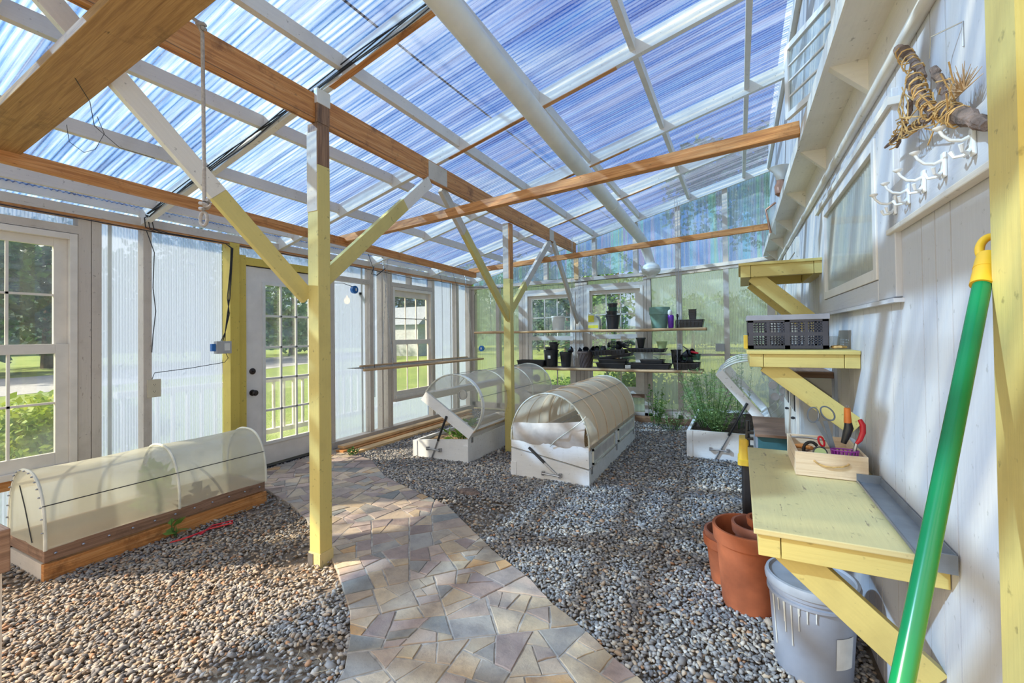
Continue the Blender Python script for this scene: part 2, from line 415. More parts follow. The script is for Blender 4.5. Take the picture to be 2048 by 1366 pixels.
def attrmat(name, rough, bumpscale, bumpstr, mottle=.35):
    t = NT(name); a = t.new('ShaderNodeAttribute'); a.attribute_name = 'col'; c = t.coord('Object'); f = t.noise(c, bumpscale, 8, .7)
    cc = t.mix(t.ramp(f, [(.45, 0.), (.75, mottle)]), a.outputs['Color'], (.13, .11, .11)); cc = t.mix(t.ramp(t.noise(c, bumpscale * .45, 5, .6), [(.52, 0.), (.75, mottle)]), cc, (.52, .44, .34))
    t.link(cc, t.b.inputs['Base Color'])
    t.b.inputs['Roughness'].default_value = rough; t.bump(f, bumpstr, .01); return t.m
M['stone'] = attrmat('gravel_stone', .85, 60, .2, .15)
M['flag'] = attrmat('flagstone', .72, 9, .8, .6)
M['bronze'] = plain('dark_bronze', (.045, .035, .03), .35, .6)
M['hill'] = plain('wooded_hillside', (.055, .12, .075), .95, var=.35, scale=.6)
M['bed_white'] = paint('cold_frame_paint', (.84, .82, .79), (.40, .34, .28), .28)
M['straw'] = plain('dry_straw', (.62, .50, .32), .9)
M['mortar'] = plain('mortar', (.44, .39, .34), .95, var=.2, scale=25, bump=.3)
def bulbmat():
    t = NT('lamp_glow'); em = t.new('ShaderNodeEmission'); em.inputs[0].default_value = (1, .55, .14, 1); em.inputs[1].default_value = 5; return t.out(em.outputs[0])
M['bulb'] = bulbmat()

# ================================================================ THE PLACE
XL, XR, YF = -4.45, 0.48, 7.10           # left wall, house wall, far wall (inner faces)
K = .26
def zr(x): return 3.587 + K * (x - .471)  # underside of the rafters

# ---------------------------------------------------------------- ground and lawn
o = MB().box(-4.6, .6, -1.2, 7.25, -.10, -.012).build('floor', M['dirt']); o['kind'] = 'structure'
g = MB()
for (a, b, c, d) in ((-60, -4.6, -30, 70), (.6, 60, 7.2, 70), (-4.6, .6, 7.25, 70)):
    g.box(a, b, c, d, -.22, -.08)
o = g.build('lawn', M['lawn']); o['kind'] = 'structure'
o = MB().prism([(-25, -14, -.085), (-17, -14, -.085), (-16.5, 2, -.085), (-19, 12, -.085), (-27, 30, -.085), (-35, 30, -.085), (-27, 14, -.085), (-24, 2, -.085)], (0, 0, .012)).build('gravel_drive', M['road']); o['kind'] = 'structure'
rowsH = []
for i in range(61):
    a_ = math.radians(-5 + 195 * i / 60); dx_, dy_ = math.cos(a_), math.sin(a_); hh_ = (3.2 + 4.2 * max(0, min(1, (math.degrees(a_) - 105) / 50)) + .8 * math.sin(i * .9) + .5 * math.sin(i * 2.3)); rr_ = 62
    rowsH.append([(dx_ * rr_, dy_ * rr_, -.2), (dx_ * (rr_ + 5), dy_ * (rr_ + 5), hh_ * .62), (dx_ * (rr_ + 12), dy_ * (rr_ + 12), hh_), (dx_ * (rr_ + 30), dy_ * (rr_ + 30), hh_ * .9)])
o = MB().grid(rowsH).build('hills', M['hill'], smooth=True); o['kind'] = 'structure'

# ---------------------------------------------------------------- flagstone path (outline in metres on the ground)
PATH_R = [(-4.33, 3.86), (-3.6, 3.66), (-3.03, 3.27), (-2.52, 3.08), (-2.06, 2.92), (-1.78, 2.72), (-1.36, 2.42), (-1.04, 2.24), (-.84, 2.08), (-.65, 1.97), (-.51, 1.87), (-.36, 1.78), (-.2, 1.62), (.02, 1.28), (.12, .8), (.15, -.3)]
PATH_L = [(-1.25, -.3), (-1.32, .6), (-1.38, 1.17), (-1.45, 1.32), (-1.58, 1.47), (-1.72, 1.60), (-2.10, 1.86), (-2.9, 2.28), (-3.26, 2.42), (-3.72, 2.54), (-4.33, 2.74)]
OUT = PATH_R + PATH_L
def inside(p, poly):
    x, y = p; c = False; N = len(poly)
    for i in range(N):
        x1, y1 = poly[i]; x2, y2 = poly[(i + 1) % N]
        if (y1 > y) != (y2 > y) and x < (x2 - x1) * (y - y1) / (y2 - y1) + x1: c = not c
    return c
def clip(poly, px, py, nx, ny):
    res = []; N = len(poly)
    for i in range(N):
        a, b = poly[i], poly[(i + 1) % N]; da = (a[0] - px) * nx + (a[1] - py) * ny; db = (b[0] - px) * nx + (b[1] - py) * ny
        if da <= 0: res.append(a)
        if (da < 0 < db) or (db < 0 < da):
            t = da / (da - db); res.append((a[0] + t * (b[0] - a[0]), a[1] + t * (b[1] - a[1])))
    return res
R2 = random.Random(12)
path = structure('flagstone_path')
mb = MB(); mb.prism([(x, y, -.012) for x, y in OUT], (0, 0, .026)); mb.build('mortar_bed', M['mortar'], path)
fv, ff, fcol = [], [], []
pal = [(.40, .34, .29), (.44, .38, .31), (.27, .27, .28), (.22, .24, .26), (.34, .28, .28), (.31, .26, .27), (.46, .39, .30), (.42, .35, .29), (.38, .34, .30), (.46, .30, .16), (.36, .31, .30), (.26, .21, .21), (.40, .33, .30), (.44, .36, .27)]
def area(q): return abs(sum(q[i][0] * q[(i + 1) % len(q)][1] - q[(i + 1) % len(q)][0] * q[i][1] for i in range(len(q)))) / 2
stones = []
def split(q, depth=0):
    if len(q) < 3: return
    A = area(q)
    if A < .0004: return
    if A < R2.choice((.008, .013, .018, .026, .034)) or depth > 14: stones.append(q); return
    cx_ = sum(v[0] for v in q) / len(q); cy_ = sum(v[1] for v in q) / len(q)
    best = max(((q[i], q[j]) for i in range(len(q)) for j in range(i)), key=lambda e2: (e2[0][0] - e2[1][0]) ** 2 + (e2[0][1] - e2[1][1]) ** 2)
    def comp(z_):
        if len(z_) < 3: return 0
        pr = sum(math.dist(z_[i], z_[(i + 1) % len(z_)]) for i in range(len(z_))); return area(z_) / (pr * pr) * (.72 if len(z_) == 3 else 1)
    cand = None
    for k in range(9):
        an = math.atan2(best[1][1] - best[0][1], best[1][0] - best[0][0]) + R2.gauss(0, .45); f = R2.uniform(.3, .7)
        px_, py_ = best[0][0] + (best[1][0] - best[0][0]) * f, best[0][1] + (best[1][1] - best[0][1]) * f
        nx, ny = math.cos(an), math.sin(an); g_ = R2.uniform(.0022, .0048)
        c1, c2 = clip(q, px_ - nx * g_, py_ - ny * g_, nx, ny), clip(q, px_ + nx * g_, py_ + ny * g_, -nx, -ny); sc_ = min(comp(c1), comp(c2)) + R2.uniform(0, .012)
        if cand is None or sc_ > cand[0]: cand = (sc_, c1, c2)
    split(cand[1], depth + 1); split(cand[2], depth + 1)
split(list(OUT))
for cell in stones:
    rough = []
    for a in range(len(cell)):
        x1, y1 = cell[a]; x2, y2 = cell[(a + 1) % len(cell)]; L = math.hypot(x2 - x1, y2 - y1); k = max(1, int(L / .035)); bow = R2.uniform(-.004, .002)
        if L < .004: continue
        for t in range(k):
            u = t / k; o_ = bow * math.sin(math.pi * u) + R2.uniform(-.0016, .0016); rough.append((x1 + (x2 - x1) * u - (y2 - y1) / L * o_, y1 + (y2 - y1) * u + (x2 - x1) / L * o_))
    if len(rough) < 3: continue
    c = pal[R2.randrange(len(pal))]
    if c == (.46, .30, .16) and R2.random() < .5: c = (.42, .36, .31)
    s = R2.uniform(.85, 1.2); c = tuple(x * s * w_ for x, w_ in zip(c, (1.12, 1.02, .88))); h = R2.uniform(.0155, .021)
    cx_ = sum(q[0] for q in rough) / len(rough); cy_ = sum(q[1] for q in rough) / len(rough)
    n0 = len(fv); N = len(rough)
    for x, y in rough: fv.append((x, y, 0))
    for x, y in rough: fv.append((x, y, h - .003))
    for x, y in rough: fv.append((x + (cx_ - x) * .04, y + (cy_ - y) * .04, h + R2.uniform(-.001, .001)))
    for a in range(N):
        b = (a + 1) % N
        ff.append((n0 + a, n0 + b, n0 + N + b, n0 + N + a)); ff.append((n0 + N + a, n0 + N + b, n0 + 2 * N + b, n0 + 2 * N + a))
    ff.append(tuple(n0 + 2 * N + a for a in range(N)))
    fcol += [c] * (3 * N)
me = bpy.data.meshes.new('flagstones'); me.from_pydata(fv, [], ff); me.materials.append(M['flag'])
at = me.color_attributes.new('col', 'FLOAT_COLOR', 'POINT'); at.data.foreach_set('color', [v for c in fcol for v in (*c, 1)])
o = bpy.data.objects.new('flagstones', me); COL.objects.link(o); o.parent = path

# ---------------------------------------------------------------- gravel: loose stones, nobody could count them
ico = []
t_ = (1 + 5 ** .5) / 2
IV = np.array([(-1, t_, 0), (1, t_, 0), (-1, -t_, 0), (1, -t_, 0), (0, -1, t_), (0, 1, t_), (0, -1, -t_), (0, 1, -t_), (t_, 0, -1), (t_, 0, 1), (-t_, 0, -1), (-t_, 0, 1)]); IV /= np.linalg.norm(IV[0])
IF = np.array([(0, 11, 5), (0, 5, 1), (0, 1, 7), (0, 7, 10), (0, 10, 11), (1, 5, 9), (5, 11, 4), (11, 10, 2), (10, 7, 6), (7, 1, 8), (3, 9, 4), (3, 4, 2), (3, 2, 6), (3, 6, 8), (3, 8, 9), (4, 9, 5), (2, 4, 11), (6, 2, 10), (8, 6, 7), (9, 8, 1)])
def points(x0, x1, y0, y1, step):
    xs = np.arange(x0, x1, step); ys = np.arange(y0, y1, step); X, Y = np.meshgrid(xs, ys)
    P = np.stack([X.ravel(), Y.ravel()], 1); return P + rng.uniform(-.5, .5, P.shape) * step
ptsA = np.concatenate([points(-4.4, .48, .55, 2.6, .0165), points(-4.4, .48, 2.6, 4.2, .0185), points(-4.4, .48, 4.2, 7.05, .024)])
# only what the lens can see, off the path
vx = ptsA[:, 0]; vy = ptsA[:, 1]
dd = vx * _f.x + vy * _f.y; rr = vx * _r.x + vy * _r.y
keep = (dd > .3) & (np.abs(rr) < dd * 1.28)
def inside_np(P, poly):
    x, y = P[:, 0], P[:, 1]; c = np.zeros(len(P), bool); N = len(poly)
    for i in range(N):
        x1, y1 = poly[i]; x2, y2 = poly[(i + 1) % N]
        if y1 == y2: continue
        c ^= ((y1 > y) != (y2 > y)) & (x < (x2 - x1) * (y - y1) / (y2 - y1) + x1)
    return c
keep &= ~inside_np(ptsA, OUT)
keep &= (vx > -4.40) & (vx < .46) & (vy < 7.0)
thin = (np.sin(vx * 3.1 + 1.3 * np.sin(vy * 2.7)) * np.cos(vy * 3.7 - vx) > .25) & (vx < -1.5) & (vy < 3.2)
keep &= ~(thin & (rng.random(len(vx)) < .55))
keep &= ~((vx < -2.3) & (vx > -3.5) & (vy > 1.7) & (vy < 2.5) & (rng.random(len(vx)) < .45))
keep &= (1.36 * 893 / np.maximum(dd, .1)) < 760
for (a, b, c, d) in ((-1.97, -1.22, 3.88, 5.8), (-3.29, -2.6, 4.05, 5.95), (-4.02, -3.52, 1.07, 2.36), (-.5, .2, 5.3, 7.0)):
    keep &= ~((vx > a) & (vx < b) & (vy > c) & (vy < d))
ptsA = ptsA[keep]; NS = len(ptsA)
far = np.clip((ptsA[:, 1] - 2) / 4, 0, 1)
size = rng.uniform(.0075, .0150, NS) * (1 + .35 * far)
size[rng.random(NS) < .012] *= 1.7
ang = rng.uniform(0, 2 * math.pi, NS); til = rng.normal(0, .35, NS)
sc3 = np.stack([size * rng.uniform(.95, 1.45, NS), size * rng.uniform(.6, .95, NS), size * rng.uniform(.35, .65, NS)], 1)
V = IV[None] * (1 + rng.uniform(-.28, .28, (NS, 12, 1))) * sc3[:, None]
ct, st = np.cos(til)[:, None], np.sin(til)[:, None]; z = V[..., 2] * ct + V[..., 0] * st; x = V[..., 0] * ct - V[..., 2] * st
ca, sa = np.cos(ang)[:, None], np.sin(ang)[:, None]; X = x * ca - V[..., 1] * sa; Y = x * sa + V[..., 1] * ca
V = np.stack([X + ptsA[:, :1], Y + ptsA[:, 1:], z + rng.uniform(-.003, .010, NS)[:, None]], -1).reshape(-1, 3)
Fc = (IF[None] + (np.arange(NS) * 12)[:, None, None]).reshape(-1, 3)
me = bpy.data.meshes.new('gravel'); me.vertices.add(len(V)); me.vertices.foreach_set('co', V.ravel().astype(np.float32))
me.loops.add(Fc.size); me.loops.foreach_set('vertex_index', Fc.ravel().astype(np.int32))
me.polygons.add(len(Fc)); me.polygons.foreach_set('loop_start', np.arange(0, Fc.size, 3, dtype=np.int32))
me.update(calc_edges=True)
base = .98 * np.array([(.22, .22, .235), (.29, .29, .305), (.37, .365, .36), (.15, .15, .16), (.44, .41, .38), (.38, .30, .23), (.47, .38, .29), (.55, .53, .50), (.42, .24, .14)])
# left bed is browner and sandier than the bluish right bed
leftness = np.clip((-1.6 - ptsA[:, 0]) / 1.0, 0, 1) * np.clip((3.2 - ptsA[:, 1]) / .8, 0, 1)
pb = np.array([.21, .22, .15, .18, .08, .05, .04, .05, .02]); pl = np.array([.07, .09, .11, .08, .17, .19, .18, .05, .06])
u = rng.random(NS); cb = np.searchsorted(np.cumsum(pb), u); cl = np.searchsorted(np.cumsum(pl), u)
idx = np.where(rng.random(NS) < leftness, cl, cb).clip(0, 8)
colr = base[idx] * np.array([1.06, 1.0, .92]) * rng.uniform(.8, 1.2, (NS, 1)) * (1 - .28 * leftness)[:, None]; colr = np.concatenate([colr, np.ones((NS, 1))], 1)  # last factor darkens the left stones: shade there is put into their colour
at = me.color_attributes.new('col', 'FLOAT_COLOR', 'POINT'); at.data.foreach_set('color', np.repeat(colr, 12, 0).ravel().astype(np.float32))
me.materials.append(M['stone'])
o = bpy.data.objects.new('gravel', me); COL.objects.link(o)
tag(o, 'loose grey and brown gravel spread over the greenhouse floor', 'gravel', kind='stuff')

stw = MB(); R4 = random.Random(8)
for i in range(900):
    x, y = R4.uniform(-3.6, .4), R4.uniform(1.0, 5.2)
    if inside((x, y), OUT): continue
    a = R4.uniform(0, 3.14); L = R4.uniform(.02, .075); h = R4.uniform(.010, .018); stw.tube([(x, y, h), (x + L * .5 * math.cos(a), y + L * .5 * math.sin(a), h + .004), (x + L * math.cos(a + .2), y + L * math.sin(a + .2), h)], .0009, 3, caps=False)
tag(stw.build('dry_straw', M['straw']), 'scattered bits of dry straw lying on the gravel', 'straw', kind='stuff')

# ---------------------------------------------------------------- roof
ceil = structure('ceiling')
pitch = .032; ys = np.arange(-1.0, 7.45, pitch / 6); rows = []
for x in np.linspace(-4.75, .42, 9):
    rows.append([(x, y, zr(x) + .142 + .0055 * math.sin(2 * math.pi * y / pitch)) for y in ys])
MB().grid(rows).build('corrugated_sheet', M['roof'], ceil, smooth=True)
RAFT = [-.60, .66, 1.93, 3.18, 4.52, 5.82, 7.08]
for y in RAFT:
    r = MB().beam((-4.52, y, zr(-4.52) + .06), (.42, y, zr(.42) + .06), .042, .12).build('rafter', M['white'], ceil)
    if 1 < y < 6: MB().beam((-2.2, y, zr(-2.2) - .002), (-.75 if y < 4 else -.95, y, zr(-.75 if y < 4 else -.95) - .002), .040, .010).build('bare_underside', M['orange'], r)
for i in range(len(RAFT) - 1):
    for x in (-4.2, -3.52, -2.84, -2.10, -1.36, -.63, .10):
        MB().beam((x, RAFT[i] + .021, zr(x) + .085), (x, RAFT[i + 1] - .021, zr(x) + .085), .040, .085).build('purlin', M['white'], ceil)
MB().box(-4.47, -4.43, -.6, 7.1, 2.40, 2.475).build('eave_strip', M['white'], ceil)

# cable strung above the roof, seen through the sheet
cab_pts = [(-2.95 + .02 * t, -1 + 12 * t / 10, 4.2 + .03 * math.cos(t)) for t in range(11)]
cb_ = MB().tube(cab_pts, .011, 6).build('overhead_cable', M['cable']); tag(cb_, 'black overhead cable running above the clear corrugated roof', 'cable')

# ---------------------------------------------------------------- left wall
wl = structure('wall_left', (XL, 3, 0))
def stud(y0, y1, z0, z1, mat='white_old', x0=-4.54, x1=XL, parent=None, name='stud'): return MB().box(x0, x1, y0, y1, z0, z1).build(name, M[mat], parent or wl)
for a, b, c, d in ((1.525, 1.60, .05, 2.30), (1.605, 1.665, .05, 2.30), (1.94, 2.00, .05, 2.30), (4.52, 4.59, .07, 2.30), (4.745, 4.775, .07, 2.3), (4.86, 4.93, .07, 2.30), (4.935, 4.96, .07, 2.30), (5.90, 5.97, .07, 2.30), (6.60, 6.68, .07, 2.3), (7.02, 7.10, .07, 2.3), (.35, .50, .05, 2.3), (3.85, 3.93, .07, 2.3)):
    stud(a, b, c, d)
stud(-.3, 7.1, 2.306, 2.375, x0=-4.54, x1=-4.42, name='plate'); stud(-.3, 7.1, 2.292, 2.306, 'orange', x0=-4.54, x1=-4.425, name='plate_edge')
stud(.50, 1.525, 2.165, 2.225, name='header'); stud(3.93, 4.52, 2.07, 2.13, name='header'); stud(4.96, 5.90, 2.085, 2.145, name='header'); stud(5.36, 5.40, 2.145, 2.30)
stud(3.85, 7.1, .0, .075, x1=-4.42, name='sill_plate'); stud(-.3, 2.63, .0, .06, x1=-4.43, name='sill_plate')
stud(.50, 1.525, .34, .41, 'orange', name='window_sill_board'); stud(4.96, 5.97, .42, .455, x1=-4.40, name='window_sill_board')
for a, b, c, d in ((1.60, 2.64, .03, 2.34), (3.85, 4.97, .03, 2.34), (5.90, 7.12, .03, 2.34), (.45, 1.56, 2.2, 2.34), (.45, 1.56, .03, .36), (4.95, 5.95, 2.12, 2.34), (4.95, 5.95, .03, .43), (2.72, 3.86, 2.17, 2.34)):
    MB().box(-4.562, -4.552, a, b, c, d).build('translucent_panel', M['poly_left'], wl)
for y in (1.74, 4.46, 5.03 + .92, 6.55):   # milky seam strips on the sheets
    MB().box(-4.552, -4.545, y, y + .025, .07, 2.3).build('seam_strip', M['tape'], wl)

def window(name, wall, axis, plane, a0, a1, z0, z1, g0, g1, zb, zt, zm, cols=3, depth=.075):
    """double hung window: fixed frame, two sashes with 3 x 2 lights, two panes. axis 'y' = in the left wall, 'x' = in the far wall"""
    s_ = -1 if axis == 'y' else 1
    def bx(mb, p0, p1, q0, q1, h0, h1):
        A, B = plane + s_ * p0, plane + s_ * p1; lo, hi = min(A, B), max(A, B)
        if axis == 'y': mb.box(lo, hi, q0, q1, h0, h1)
        else: mb.box(q0, q1, lo, hi, h0, h1)
    w_ = structure(name, (plane, (a0 + a1) / 2, z0) if axis == 'y' else ((a0 + a1) / 2, plane, z0))
    f = MB(); fw_ = .045
    bx(f, -.01, depth, a0, a0 + fw_, z0, z1); bx(f, -.01, depth, a1 - fw_, a1, z0, z1); bx(f, -.01, depth, a0 + fw_, a1 - fw_, z1 - fw_, z1); bx(f, -.025, depth, a0 + fw_, a1 - fw_, z0, z0 + fw_)
    f.build('window_frame', M['sash'], w_, bevel=.003)
    for k, (zz0, zz1, off) in enumerate(((zm, zt, .035), (zb, zm - .07, .005))):
        s1 = MB(); oa, ob = a0 + fw_, a1 - fw_; top = (z1 - fw_) if k == 0 else zm; bot = zm - .05 if k == 0 else z0 + fw_
        bx(s1, off, off + .03, oa, g0, bot, top); bx(s1, off, off + .03, g1, ob, bot, top)
        bx(s1, off, off + .03, g0, g1, bot, zz0); bx(s1, off, off + .03, g0, g1, zz1, top)
        s1.build('sash', M['sash'], w_, bevel=.002)
        gm = MB()
        for c in range(1, cols):
            a = g0 + (g1 - g0) * c / cols; bx(gm, off + .008, off + .022, a - .008, a + .008, zz0, zz1)
        zc = (zz0 + zz1) / 2; bx(gm, off + .008, off + .022, g0, g1, zc - .008, zc + .008)
        gm.build('muntins', M['sash'], w_)
        pn = MB(); bx(pn, off + .014, off + .017, g0, g1, zz0, zz1); pn.build('pane', M['glass'], w_)
    return w_
window('window_1', wl, 'y', XL, .56, 1.52, .41, 2.16, .70, 1.40, .545, 2.055, 1.335)
window('window_2', wl, 'y', XL, 4.965, 5.895, .455, 2.08, 5.05, 5.80, .56, 1.945, 1.31)

# ---------------------------------------------------------------- door with fifteen lights
dr = structure('door_1', (-4.48, 3.29, 0))
for n_, a, b, c, d, mt, x1 in (('post', 2.635, 2.727, .0, 2.30, 'yellow_mid', -4.41), ('jamb', 2.729, 2.812, .0, 2.20, 'yellow_mid', -4.44), ('jamb', 3.77, 3.85, .0, 2.20, 'yellow_mid', -4.44), ('head_jamb', 2.812, 3.77, 2.105, 2.185, 'yellow_mid', -4.44), ('threshold', 2.812, 3.77, -.01, .022, 'black', -4.40)):
    MB().box(-4.54, x1, a, b, c, d).build(n_, M[mt], dr, bevel=.003)
lf = MB(); y0, y1, gz0, gz1, gy0, gy1 = 2.818, 3.762, .262, 1.925, 3.02, 3.585
lf.box(-4.505, -4.462, y0, gy0, .03, 2.095); lf.box(-4.505, -4.462, gy1, y1, .03, 2.095); lf.box(-4.505, -4.4621, gy0, gy1, .03, gz0); lf.box(-4.505, -4.4621, gy0, gy1, gz1, 2.095)
for a, b, c, d in ((2.8125, 2.8175, .03, 2.10), (3.7625, 3.7695, .03, 2.10), (2.8175, 3.7625, 2.096, 2.104)): MB().box(-4.50, -4.458, a, b, c, d).build('shadow_line', M['black'], dr)  # black strips paint in the shadow lines between door leaf and jambs
leaf_ = lf.build('door_leaf', M['white_clean'], dr)
fm = MB(); w_ = .028
fm.box(-4.466, -4.450, gy0 - w_, gy0 + .006, gz0 - w_, gz1 + w_); fm.box(-4.466, -4.450, gy1 - .006, gy1 + w_, gz0 - w_, gz1 + w_); fm.box(-4.466, -4.450, gy0, gy1, gz0 - w_, gz0 + .006); fm.box(-4.466, -4.450, gy0, gy1, gz1 - .006, gz1 + w_)
for c in (1, 2): fm.box(-4.470, -4.452, gy0 + (gy1 - gy0) * c / 3 - .011, gy0 + (gy1 - gy0) * c / 3 + .011, gz0, gz1)
for c in range(1, 5): fm.box(-4.470, -4.452, gy0, gy1, gz0 + (gz1 - gz0) * c / 5 - .011, gz0 + (gz1 - gz0) * c / 5 + .011)
fm.build('muntin_grid', M['ivory'], leaf_, bevel=.002)
MB().box(-4.486, -4.480, gy0, gy1, gz0, gz1).build('pane', M['glass'], leaf_)
T = Matrix.Translation((-4.462, 2.885, .80)) @ Matrix.Rotation(math.pi / 2, 4, 'Y')
MB(T).lathe((0, 0, 0), [(.032, 0), (.032, .008), (.012, .012), (.012, .03), (.026, .038), (.03, .055), (.022, .066), (.005, .068)], 20).build('door_knob', M['bronze'], leaf_, smooth=True)
T = Matrix.Translation((-4.462, 2.885, 1.02)) @ Matrix.Rotation(math.pi / 2, 4, 'Y')
MB(T).lathe((0, 0, 0), [(.032, 0), (.032, .010), (.026, .016), (.010, .018), (.009, .030), (.003, .031)], 20).build('deadbolt', M['bronze'], leaf_, smooth=True)

# ---------------------------------------------------------------- far wall
wf = structure('wall_far', (-2, YF, 0))
def fst(x0, x1, z0, z1, mat='white_old', y0=YF, y1=YF + .085, name='stud', parent=None): return MB().box(x0, x1, y0, y1, z0, z1).build(name, M[mat], parent or wf)
def hz(x): return 2.215 + .045 * max(0, (x + 4.45)) / 4.9 + .10 * max(0, (x + 1.3)) / 1.8
for a, b in ((-4.45, -4.38), (-3.93, -3.86), (-3.47, -3.40), (-3.395, -3.335), (-2.42, -2.35), (-2.345, -2.28), (-2.275, -2.215), (-1.315, -1.265), (-1.26, -1.20), (-.825, -.755), (-.187, -.116), (.36, .45)):
    fst(a, b, .05, hz((a + b) / 2))
mb = MB().beam((-4.45, YF + .03, 2.245), (-1.30, YF + .03, 2.275), .10, .06).build('header', M['white_old'], wf)
MB().beam((-1.30, YF + .03, 2.275), (.48, YF + .03, 2.385), .10, .05).build('header', M['white'], wf)
MB().beam((-1.30, YF + .035, 2.225), (.48, YF + .035, 2.335), .08, .045).build('header', M['white_old'], wf)
for a, b in ((-2.98, -2.91), (-2.12, -2.06), (-1.46, -1.39), (-.83, -.76), (-.185, -.115)): fst(a, b, 2.28, zr(a) + .02, 'white_old')
fst(-2.42, -2.34, 2.27, 2.66, 'lumber', y0=YF - .04, y1=YF)
fst(-3.335, -2.42, 2.075, 2.135, name='header'); fst(-2.215, -1.315, 2.11, 2.17, name='header')
fst(-4.45, .48, .02, .13, name='sill_plate'); fst(-1.2, .48, .13, .20, 'white_old', y0=YF + .01, name='sill_plate')
fst(-3.335, -2.42, .32, .37, 'deck', name='window_sill_board'); fst(-2.215, -1.315, .36, .42, 'deck', name='window_sill_board')
fst(-1.2, .48, 1.02, 1.05, 'white_old', y0=YF + .05, name='rail')
for a, b, c, d in ((-4.45, -3.36, .08, 2.24), (-3.4, -2.35, 2.1, 2.24), (-2.3, -1.25, 2.13, 2.27), (-3.4, -2.35, .08, .35), (-2.3, -1.25, .08, .4), (-1.27, .48, .12, 2.28)):
    MB().box(a, b, YF + .090, YF + .100, c, d).build('translucent_panel', M['poly_far'], wf)
MB().prism([(-4.45, YF + .09, 2.27), (.45, YF + .09, 2.40), (.45, YF + .09, zr(.45) + .1), (-4.45, YF + .09, zr(-4.45) + .1)], (0, .01, 0)).build('translucent_gable', M['poly_top'], wf)
window('window_3', wf, 'x', YF, -3.335, -2.42, .37, 2.075, -3.22, -2.525, .50, 1.97, 1.33)
window('window_4', wf, 'x', YF, -2.215, -1.315, .42, 2.11, -2.14, -1.445, .52, 2.00, 1.35)
for xa, xb, y0_, y1_, z0_, z1_ in ((-1.15, .3, 6.93, 6.97, .0, .10),):
    MB().box(xa, xb, y0_, y1_, z0_, z1_).build('edging_board', M['deck'], wf)
MB().box(-2.2, -1.1, 6.98, 7.09, .0, .09).build('edging_board', M['bare'], wf)

# ---------------------------------------------------------------- house wall on the right
wr = structure('wall_right', (XR, 3, 0))
MB().box(.505, .56, -.9, 7.2, -.05, 4.3).build('sheathing', M['dark'], wr)
mb = MB(); y = -.9; k = 0
while y < 7.2:
    wd = (.10, .20, .10, .10, .20)[k % 5]; k += 1
    mb.box(XR, .502, y + .0035, min(y + wd, 7.2) - .0035, .0, 2.42); y += wd
mb.build('lower_siding', M['house'], wr)
mb = MB(); y = -.9
while y < 7.2:
    mb.box(.42, .505, y + .004, y + .196, 2.45, 4.2); y += .2
mb.build('upper_siding', M['house'], wr)
led = MB().box(.325, .505, -.9, 7.095, 2.41, 2.45).build('ledge', M['white'], wr); MB().box(.318, .327, -.9, 7.095, 2.405, 2.475).build('ledge_lip', M['white'], wr)
MB().box(.462, .481, -.9, 7.095, 2.262, 2.41).build('fascia', M['white'], wr)
MB().tube([(.468, -.9, 2.245), (.468, 7.09, 2.245)], .019, 12).build('quarter_round', M['white'], wr, smooth=True)
for y in (2.15, 3.09, 3.96, 4.9, 5.83, 6.7):
    MB().prism([(.34, y, 2.41), (.463, y, 2.41), (.463, y, 2.285)], (0, .035, 0)).build('gusset', M['white'], wr)
# window in the house wall
w5 = structure('window_5', (XR, 2.64, 1.47))
for a, b, c, d in ((1.875, 2.075, 1.47, 2.16), (3.215, 3.42, 1.47, 2.16)): MB().box(.462, .482, a, b, c, d).build('casing', M['house'], w5, bevel=.003)
MB().box(.460, .482, 2.077, 3.213, 1.468, 1.545).build('casing', M['house'], w5, bevel=.003); MB().box(.462, .482, 2.077, 3.213, 2.075, 2.16).build('casing', M['house'], w5)
MB().box(.448, .482, 1.86, 3.43, 2.10, 2.125).build('drip_cap', M['white'], w5); MB().box(.452, .482, 1.86, 3.43, 1.452, 1.466).build('apron', M['house'], w5)
sm = MB()
for a, b, c, d in ((2.077, 2.12, 1.547, 2.073), (3.17, 3.213, 1.547, 2.073), (2.12, 3.17, 1.547, 1.59), (2.12, 3.17, 2.035, 2.073)): sm.box(.456, .486, a, b, c, d)
sm.build('sash', M['white_clean'], w5, bevel=.002)
MB().box(.470, .474, 2.12, 3.17, 1.59, 2.035).build('pane', M['glass'], w5); MB().grid([[(.4765 + .0018 * math.sin(y_ * 160), y_, z_) for z_ in (1.59, 2.035)] for y_ in np.arange(2.12, 3.171, .005)]).build('curtain', M['curtain'], w5, smooth=True)
# far doorway casing in the house wall
d2 = structure('door_2', (XR, 5.1, 0))
for a, b, c, d in ((4.55, 4.66, 0, 2.18), (5.62, 5.73, 0, 2.18), (4.66, 5.62, 2.07, 2.18)): MB().box(.455, .482, a, b, c, d).build('casing', M['white'], d2)
MB().box(.463, .476, 4.66, 5.62, .02, 2.07).build('door_leaf', M['white_clean'], d2)
# small upper casement swung open above the ledge
cs = structure('window_6', (.41, 2.42, 2.49))
A = Vector((.252, 2.79, 0)); B = Vector((.415, 2.41, 0)); dv = (B - A).normalized()
def cbar(a, b, z0_, z1_, mt, t=.022, nm='sash', mbx=None):
    pa, pb = A + dv * a, A + dv * b; mb = mbx or MB(); mb.beam(Vector((*pa[:2], (z0_ + z1_) / 2)), Vector((*pb[:2], (z0_ + z1_) / 2)), t, z1_ - z0_); return mb
LW = (B - A).length
mb = MB(); cbar(0, .03, 2.49, 2.88, None, mbx=mb); cbar(LW - .03, LW, 2.49, 2.88, None, mbx=mb); cbar(.03, LW - .03, 2.49, 2.52, None, mbx=mb); cbar(.03, LW - .03, 2.85, 2.88, None, mbx=mb)
for i in range(1, 4): cbar(.03, LW - .03, 2.52 + .33 * i / 4 - .004, 2.52 + .33 * i / 4 + .004, None, .012, mbx=mb)
